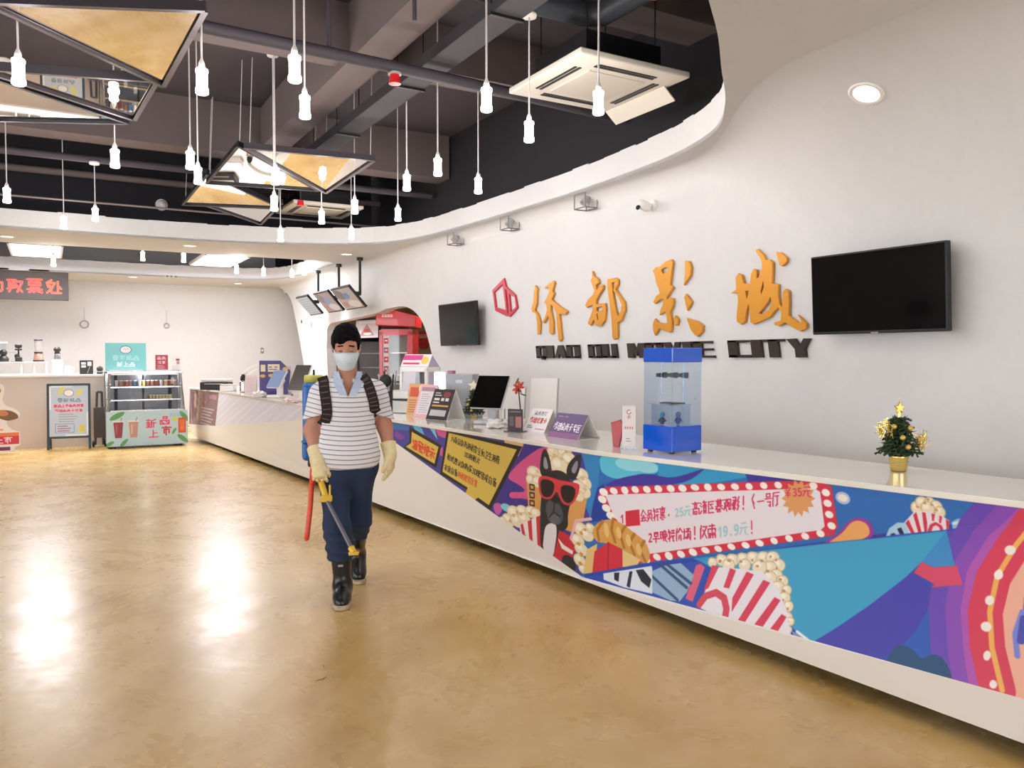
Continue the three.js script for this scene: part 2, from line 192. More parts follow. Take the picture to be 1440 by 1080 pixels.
// ---------- ceiling void: beams, pipes, trays ----------
{
  const bm = (n, x0, x1, y0, y1, z0, z1, m, label, cat) => tag(mesh(n, box(Math.abs(x1 - x0), y1 - y0, Math.abs(z1 - z0), (x0 + x1) / 2, (y0 + y1) / 2, (z0 + z1) / 2), m), label, cat);
  bm('concrete_beam', -6.8, 4.55, 3.8, 4.35, -9.85, -9.5, M.concrete, 'grey concrete beam crossing the dark ceiling behind the far triangular mirrors', 'beam');
  bm('concrete_beam', -6.8, 4.55, 4.02, 4.35, -5.0, -4.6, M.concrete, 'broad grey concrete beam crossing above the nearest pendant bulbs', 'beam');
  bm('concrete_beam', -6.8, 4.55, 3.95, 4.35, -6.7, -6.35, M.concrete, 'grey concrete beam crossing over the middle row of pendant bulbs', 'beam');
  bm('concrete_beam', 2.15, 2.45, 3.9, 4.35, -12, 2, M.concrete, 'lengthwise grey concrete beam beside the long cable tray', 'beam');
  const pipe = (n, pts, r, m, label, cat) => tag(mesh(n, tube(pts, r, 60, 10), m), label, cat);
  pipe('water_pipe', [[-6.5, 3.65, -9.96], [-1, 3.65, -9.96], [4.5, 3.65, -9.96]], 0.04, M.pipe, 'thin dark pipe running across just behind the far concrete beam', 'pipe');
  pipe('water_pipe', [[-6.5, 3.86, -11.85], [-1, 3.86, -11.88], [4.5, 3.86, -11.92]], 0.045, M.concrete, 'pale brown pipe hung across the void above the far white band', 'pipe');
  pipe('water_pipe', [[-6.5, 3.42, -11.3], [-1, 3.42, -11.35], [4.5, 3.42, -11.4]], 0.014, mat('#8c8386', 0.4, 0.5), 'thinnest shiny conduit strung low across the far end of the void', 'pipe');
  pipe('water_pipe', [[-6.5, 3.64, -5.45], [1.9, 3.64, -5.62], [4.55, 3.64, -5.82]], 0.045, M.pipe, 'long dark sprinkler pipe crossing below the cable tray', 'pipe');
  const t = thing('cable_tray', 'long dark metal cable tray running towards the far end', 'cable tray', [2.62, 3.72, 0]), TM = mat('#2b292f', 0.7);
  mesh('tray_bed', box(0.2, 0.012, 13, 0, 0, -5.4), TM, t); for (const s of [-1, 1]) mesh('side_rail', box(0.02, 0.09, 13, s * 0.1, 0.04, -5.4), TM, t);
  for (let z = -11; z <= 0; z += 1.6) mesh('hanger', merge(rod([-0.115, 0.05, z], [-0.115, 0.63, z], 0.005), rod([0.115, 0.05, z], [0.115, 0.63, z], 0.005), box(0.25, 0.02, 0.03, 0, -0.015, z)), M.black, t);
  for (const s of [-0.07, -0.02, 0.05]) mesh('cable', tube([[s, 0.02, 1], [s + 0.02, 0.025, -4], [s - 0.01, 0.02, -8], [s, 0.02, -11.8]], 0.012, 40, 6), M.darker, t);
  const d = thing('duct', 'wide dark drain pipe with an elbow above the nearer air conditioner', 'pipe', [3.45, 3.93, -4.74]);
  mesh('pipe_run', tube([[-6, 0.02, 0.05], [-3, 0.01, 0.02], [-0.25, 0, 0], [-0.02, 0, 0.03], [0, 0, 0.25], [0.03, 0, 2.2], [0.06, 0, 4.5]], 0.085, 80, 14), mat('#3f444c', 0.45), d);
  mesh('coupling', cyl(0.1, 0.1, 0.07).rotateX(Math.PI / 2).translate(0.01, 0, 0.62), mat('#b8643c', 0.6), d); for (const x of [-0.6, -2.4]) mesh('pipe_hanger', rod([x, 0.08, 0.0], [x, 0.42, 0], 0.008), M.black, d);
  // alarm and sprinkler heads
  const al = thing('alarm_head', 'small red alarm head clipped under the crossing sprinkler pipe', 'alarm', [2.26, 3.555, -5.65]); mesh('body', cyl(0.035, 0.045, 0.07), mat('#d0202c', 0.35), al); mesh('collar', cyl(0.05, 0.05, 0.015, 0, 0.04), M.grey, al);
  const al2 = thing('alarm_head', 'small red alarm head beyond the far triangular mirrors', 'alarm', [2.74, 3.4, -10.0]); mesh('body', cyl(0.035, 0.045, 0.06), mat('#d0202c', 0.35), al2); mesh('stem', rod([0, 0.02, 0], [0, 0.3, 0], 0.008), M.pipe, al2);
  const sd = thing('smoke_detector', 'small round smoke detector on the dark rear wall of the void', 'detector', [1.4, 3.62, -12.27]); mesh('dome', new THREE.SphereGeometry(0.07, 16, 8, 0, 6.3, 0, 1.6).rotateX(Math.PI / 2), M.white, sd); mesh('base', cyl(0.08, 0.08, 0.02).rotateX(Math.PI / 2), M.white, sd);
  for (const [x, z, l] of [[2.1, -4.9, 'steel drop rod with a bracket near the broad crossing beam'], [1.75, -5.61, 'dark drop rod holding the crossing sprinkler pipe']]) tag(mesh('drop_rod', merge(rod([x, 3.68, z], [x, 4.34, z], 0.016), box(0.09, 0.05, 0.06, x, 4.3, z)), M.pipe), l, 'rod');
}
// ---------- cassette air conditioners ----------
function cassette(x, z, label, flap) {
  const t = thing('air_conditioner', label, 'air conditioner', [x, 3.5, z]); const w = mat('#d9d4c9', 0.5);
  mesh('body', box(0.66, 0.2, 0.66, 0, 0.14, 0), M.black, t); mesh('panel', rbox(0.96, 0.045, 0.96, 0.012, 0, 0.02, 0), w, t); mesh('grille', rbox(0.5, 0.012, 0.5, 0.004, 0, -0.006, 0), mat('#cdc7bb', 0.55), t);
  for (let k = 0; k < 4; k++) { const a = k * Math.PI / 2; const s = mesh('louvre', merge(box(0.52, 0.01, 0.022, 0, -0.003, 0.33), box(0.52, 0.01, 0.018, 0, -0.003, 0.365)), M.black, t); s.rotation.y = a; }
  for (let k = 0; k < 4; k++) mesh('hanger', rod([k & 1 ? 0.3 : -0.3, 0.2, k & 2 ? 0.3 : -0.3], [k & 1 ? 0.3 : -0.3, 0.84, k & 2 ? 0.3 : -0.3], 0.005), M.black, t);
  if (flap) { const f = mesh('open_flap', rbox(0.14, 0.012, 0.72, 0.004), w, t); f.position.set(0.48, -0.05, -0.1); f.rotation.z = -0.7; }
}
cassette(3.55, -4.88, 'square white cassette air conditioner with one open flap, nearest the camera', true);
cassette(3.27, -11.0, 'square white cassette air conditioner half hidden above the far white band', false);
// ---------- triangular mirror panels ----------
function triangle(y, pts, label, frame, tilt = -7) {
  const c = [0, 1].map((k) => (pts[0][k] + pts[1][k] + pts[2][k]) / 3), t = thing('mirror_panel', label, 'ceiling mirror', [c[0], y, c[1]], 0, 'triangular mirrors under the dark ceiling'); t.quaternion.setFromAxisAngle(V3(0.866, 0, 0.5), THREE.MathUtils.degToRad(tilt));
  const P = pts.map(([x, z]) => [x - c[0], z - c[1]]), sh = new THREE.Shape(); P.forEach(([x, z], i) => i ? sh.lineTo(x, z) : sh.moveTo(x, z)); sh.closePath();
  mesh('mirror', new THREE.ExtrudeGeometry(sh, { depth: 0.006, bevelEnabled: false }).rotateX(Math.PI / 2).translate(0, 0.008, 0), M.mirror, t);
  mesh('back_board', new THREE.ExtrudeGeometry(sh, { depth: 0.01, bevelEnabled: false }).rotateX(Math.PI / 2).translate(0, 0.025, 0), M.black, t);
  for (let i = 0; i < 3; i++) { const a = P[i], b = P[(i + 1) % 3], L = Math.hypot(b[0] - a[0], b[1] - a[1]), f = mesh('frame_side', merge(box(L, 0.055, 0.012, 0, 0.01, 0), box(L, 0.008, 0.03, 0, -0.018, 0)), frame, t); f.position.set((a[0] + b[0]) / 2, 0.005, (a[1] + b[1]) / 2); f.rotation.y = -Math.atan2(b[1] - a[1], b[0] - a[0]); }
  for (const p of P) mesh('suspension_wire', rod([p[0] * 0.93, 0.03, p[1] * 0.93], [p[0] * 0.93, SLAB - y, p[1] * 0.93], 0.004, 5), M.cord, t);
}
const FR = mat('#5a565c', 0.35, 0.6), FRB = mat('#23222a', 0.4, 0.3);
triangle(3.3, [[0.74, -4.5], [0.67, -5.67], [-0.26, -4.98]], 'largest triangular ceiling mirror, nearest, filled by a golden floor reflection', FR, -4);
triangle(3.3, [[0.64, -5.74], [0.59, -6.76], [-0.37, -6.05]], 'triangular ceiling mirror directly behind the largest one, bluish reflection', FR, 0);
triangle(3.3, [[0.56, -6.88], [-0.36, -7.32], [-0.34, -6.16]], 'triangular ceiling mirror third in the left row, lowest in view', FRB, 0);
triangle(3.4, [[1.62, -7.84], [2.8, -7.54], [2.68, -8.75]], 'golden triangular mirror at the right end of the far cluster', FR);
triangle(3.4, [[1.58, -7.92], [2.62, -8.82], [1.5, -9.18]], 'golden triangular mirror in the middle of the far cluster', FRB);
triangle(3.4, [[1.53, -9.3], [2.55, -10.15], [1.45, -10.6]], 'golden triangular mirror at the left end of the far cluster', FRB);
triangle(3.4, [[1.59, -10.74], [2.58, -10.26], [2.56, -11.36]], 'pale triangular mirror lowest in the far cluster beside the second air conditioner', FR);
triangle(3.42, [[0.3, -13.3], [1.6, -13.9], [1.5, -13.15]], 'dark edged triangular mirror in the second opening between the bright panels, left one', FRB);
triangle(3.42, [[1.5, -14.4], [2.5, -15.0], [1.6, -15.1]], 'dark edged triangular mirror in the second opening between the bright panels, right one', FRB);
// ---------- pendant lamps ----------
const capM = mat('#dedbd8', 0.4);
const gBulb = lathe([[0.001, -0.078], [0.03, -0.078], [0.036, -0.072], [0.036, -0.05], [0.031, -0.038], [0.031, 0.035], [0.035, 0.045], [0.034, 0.06], [0.02, 0.07], [0.001, 0.072]], 16), gCap = lathe([[0.001, 0.068], [0.019, 0.068], [0.017, 0.095], [0.008, 0.115], [0.004, 0.13]], 12), gRose = lathe([[0.001, -0.02], [0.05, -0.02], [0.055, 0], [0.05, 0.012], [0.001, 0.012]], 14);
function pendant(x, y, z, top, label, lit = true) {
  const t = thing('pendant_lamp', label, 'pendant lamp', [x, y, z], 0, 'bare pendant bulbs');
  mesh('bulb', gBulb, M.bulb, t); mesh('lamp_holder', gCap, capM, t); mesh('cord', rod([0, 0.12, 0], [0, top - y, 0], 0.006, 6), M.cord, t); const r = mesh('ceiling_rose', gRose, M.white, t); r.position.y = top - y - 0.012;
  const l = new THREE.PointLight('#fff6f2', LAMP); l.castShadow = true; l.shadow.radius = 2; l.userData.inside = true; t.add(l); l.position.set(0, -0.01, 0);
}
const PEND = [
  [-0.12, -5.16, 'pendant bulb hanging in front of the bluish triangular mirror, at the left edge'], [0.77, -4.82, 'pendant bulb hanging beside the tip of the largest triangular mirror'], [1.17, -4.36, 'higher bulb of the close pair left of the long cable tray'], [1.4, -4.99, 'lower bulb of the close pair left of the long cable tray'],
  [-0.33, -9.16, 'pendant bulb at the left edge just above the far white band'], [0.47, -7.03, 'pendant bulb hanging under the tip of the lowest left triangular mirror'], [0.99, -6.79, 'upper bulb of the touching pair left of the far mirror cluster'], [1.13, -7.34, 'lower bulb of the touching pair left of the far mirror cluster'],
  [2.31, -4.3, 'pendant bulb directly left of the nearer air conditioner'], [2.93, -4.01, 'pendant bulb hanging in front of the nearer air conditioner panel'], [2.89, -4.76, 'pendant bulb below the left corner of the nearer air conditioner'], [2.78, -6.02, 'pendant bulb right of the red alarm head, above a lower neighbour'], [2.79, -6.7, 'pendant bulb straight below the red alarm head'], [3.4, -6.49, 'pendant bulb close above the slanting white band, left of the wall speakers'],
  [1.71, -7.03, 'pendant bulb shining in front of the golden mirror in the far cluster, upper'], [2.0, -8.27, 'pendant bulb below the middle of the far mirror cluster, upper of two in line'], [2.77, -8.05, 'pendant bulb right of the far mirror cluster'], [2.66, -8.85, 'pendant bulb in front of the far air conditioner'], [3.33, -8.25, 'pendant bulb just above the bend of the white band'], [3.34, -9.84, 'pendant bulb in front of the white band near its bend'], [2.59, -10.41, 'pendant bulb in front of the white band under the pale triangular mirror'], [0.46, -9.92, 'right bulb of the two small ones above the far white band at left'], [0.17, -10.73, 'left bulb of the two small ones overlapping the far white band'],
  [1.28, -13.7, 'small far pendant bulb in the second opening between the bright panels, left'], [1.86, -13.58, 'small far pendant bulb in the second opening beside the right bright panel'], [2.58, -12.99, 'small far pendant bulb at the right end of the right bright panel, upper'], [2.92, -14.88, 'small far pendant bulb below the right bright panel'], [3.45, -15.13, 'small far pendant bulb in the second opening, third from its right end'], [3.97, -15.12, 'small far pendant bulb in the second opening, second from its right end'], [4.06, -14.6, 'small far pendant bulb at the right end of the second opening'], [0.08, -15.16, 'small far pendant bulb under the left bright panel'],
];
const LOWER = { 15: 2.95, 20: 2.926, 23: 3.12, 26: 2.95, 30: 2.87 };
PEND.forEach(([x, z, l], i) => { const y = LOWER[i] ?? 3.05; if (i === 15) [x, z] = [1.87, -7.74]; if (i === 20) [x, z] = [2.39, -9.6]; if (i === 23) [x, z] = [1.34, -14.32]; if (i === 26) [x, z] = [2.73, -13.92]; if (i === 30) [x, z] = [0.07, -13.4]; const top = x > 2.5 && x < 2.75 && z > -11.5 ? 3.705 : z < -9.91 && z > -9.93 ? 3.62 : z > -4.84 && z < -4.7 ? 3.85 : z < -9.4 && z > -9.9 ? 3.8 : z > -5.05 && z < -4.55 ? 4.02 : x > 2.1 && x < 2.5 ? 3.9 : SLAB; pendant(x, y, z, top, l); });
for (const [x, z, l] of [[-2.2, -7, 'third row left'], [-3.8, -9.5, 'far left corner'], [-3.5, -4, 'middle left'], [-1.6, -2.2, 'beside the camera'], [0.4, -2.2, 'just ahead of the camera'], [-4.6, -0.5, 'left by the windows'], [-2.8, 0.8, 'behind the camera']]) pendant(x, 3.05, z, SLAB, 'pendant bulb of the same kind outside the picture, ' + l);
// ---------- downlights in the dropped ceiling ----------
function downlight(x, z, label, y = SOFFIT, lean = 0) {
  const t = thing('downlight', label, 'downlight', [x, y, z], 0, 'recessed ceiling downlights'); t.rotation.z = lean;
  mesh('trim_ring', lathe([[0.07, -0.002], [0.095, -0.002], [0.097, -0.008], [0.085, -0.014], [0.068, -0.008]], 28), M.white, t); mesh('lens', cyl(0.07, 0.07, 0.006, 0, -0.006, 0, 28), M.glow, t);
  const l = new THREE.SpotLight('#fff4ea', DOWN, 0, 1.1, 0.8); l.position.set(0, -0.03, 0); l.target.position.set(0, -2, 0); l.castShadow = true; l.shadow.radius = 4; t.add(l); t.add(l.target);
}
downlight(3.904, -2.864, 'single recessed downlight above the near television', 2.94, -0.43); downlight(3.95, -11.86, 'recessed downlight left of the hanging menu screens'); downlight(1.74, -12.05, 'recessed downlight in the middle of the white ceiling strip'); downlight(-0.45, -12.31, 'recessed downlight at the left edge of the white ceiling strip'); downlight(1.44, -17.35, 'recessed downlight by the far wall, right of the red lettered sign'); downlight(3.52, -17.8, 'recessed downlight by the far wall near the wall end');
for (const [x, z, l] of [[3.2, -1.2, 'ahead of the camera'], [3.4, 1.0, 'beside the camera'], [2.6, 3.2, 'behind the camera'], [0.5, 3.6, 'near the entrance']]) downlight(x, z, 'recessed downlight outside the picture, ' + l);
// ---------- bright ceiling panels in the second opening ----------
for (const [x, z, l] of [[-0.16, -15.2, 'bright rectangular light panel in the second opening, above the red lettered sign'], [2.67, -15.2, 'bright rectangular light panel in the second opening, above the far counter end']]) {
  const t = thing('panel_lamp', l, 'ceiling light', [x, 3.2, z]); mesh('frame', merge(box(0.74, 0.05, 0.03, 0, 0.02, 0.86), box(0.74, 0.05, 0.03, 0, 0.02, -0.86), box(0.03, 0.05, 1.75, 0.36, 0.02, 0), box(0.03, 0.05, 1.75, -0.36, 0.02, 0), box(0.74, 0.01, 1.75, 0, 0.045, 0)), M.white, t); mesh('diffuser', box(0.68, 0.01, 1.68), M.glow, t);
  for (const s of [-1, 1]) mesh('suspension_wire', rod([0, 0.05, s * 0.7], [0, SLAB - 3.2, s * 0.7], 0.004, 5), M.cord, t);
  const a = new THREE.RectAreaLight('#f6f6ff', PANEL, 0.68, 1.68); a.rotation.x = -Math.PI / 2; a.position.set(0, -0.012, 0); t.add(a);
}
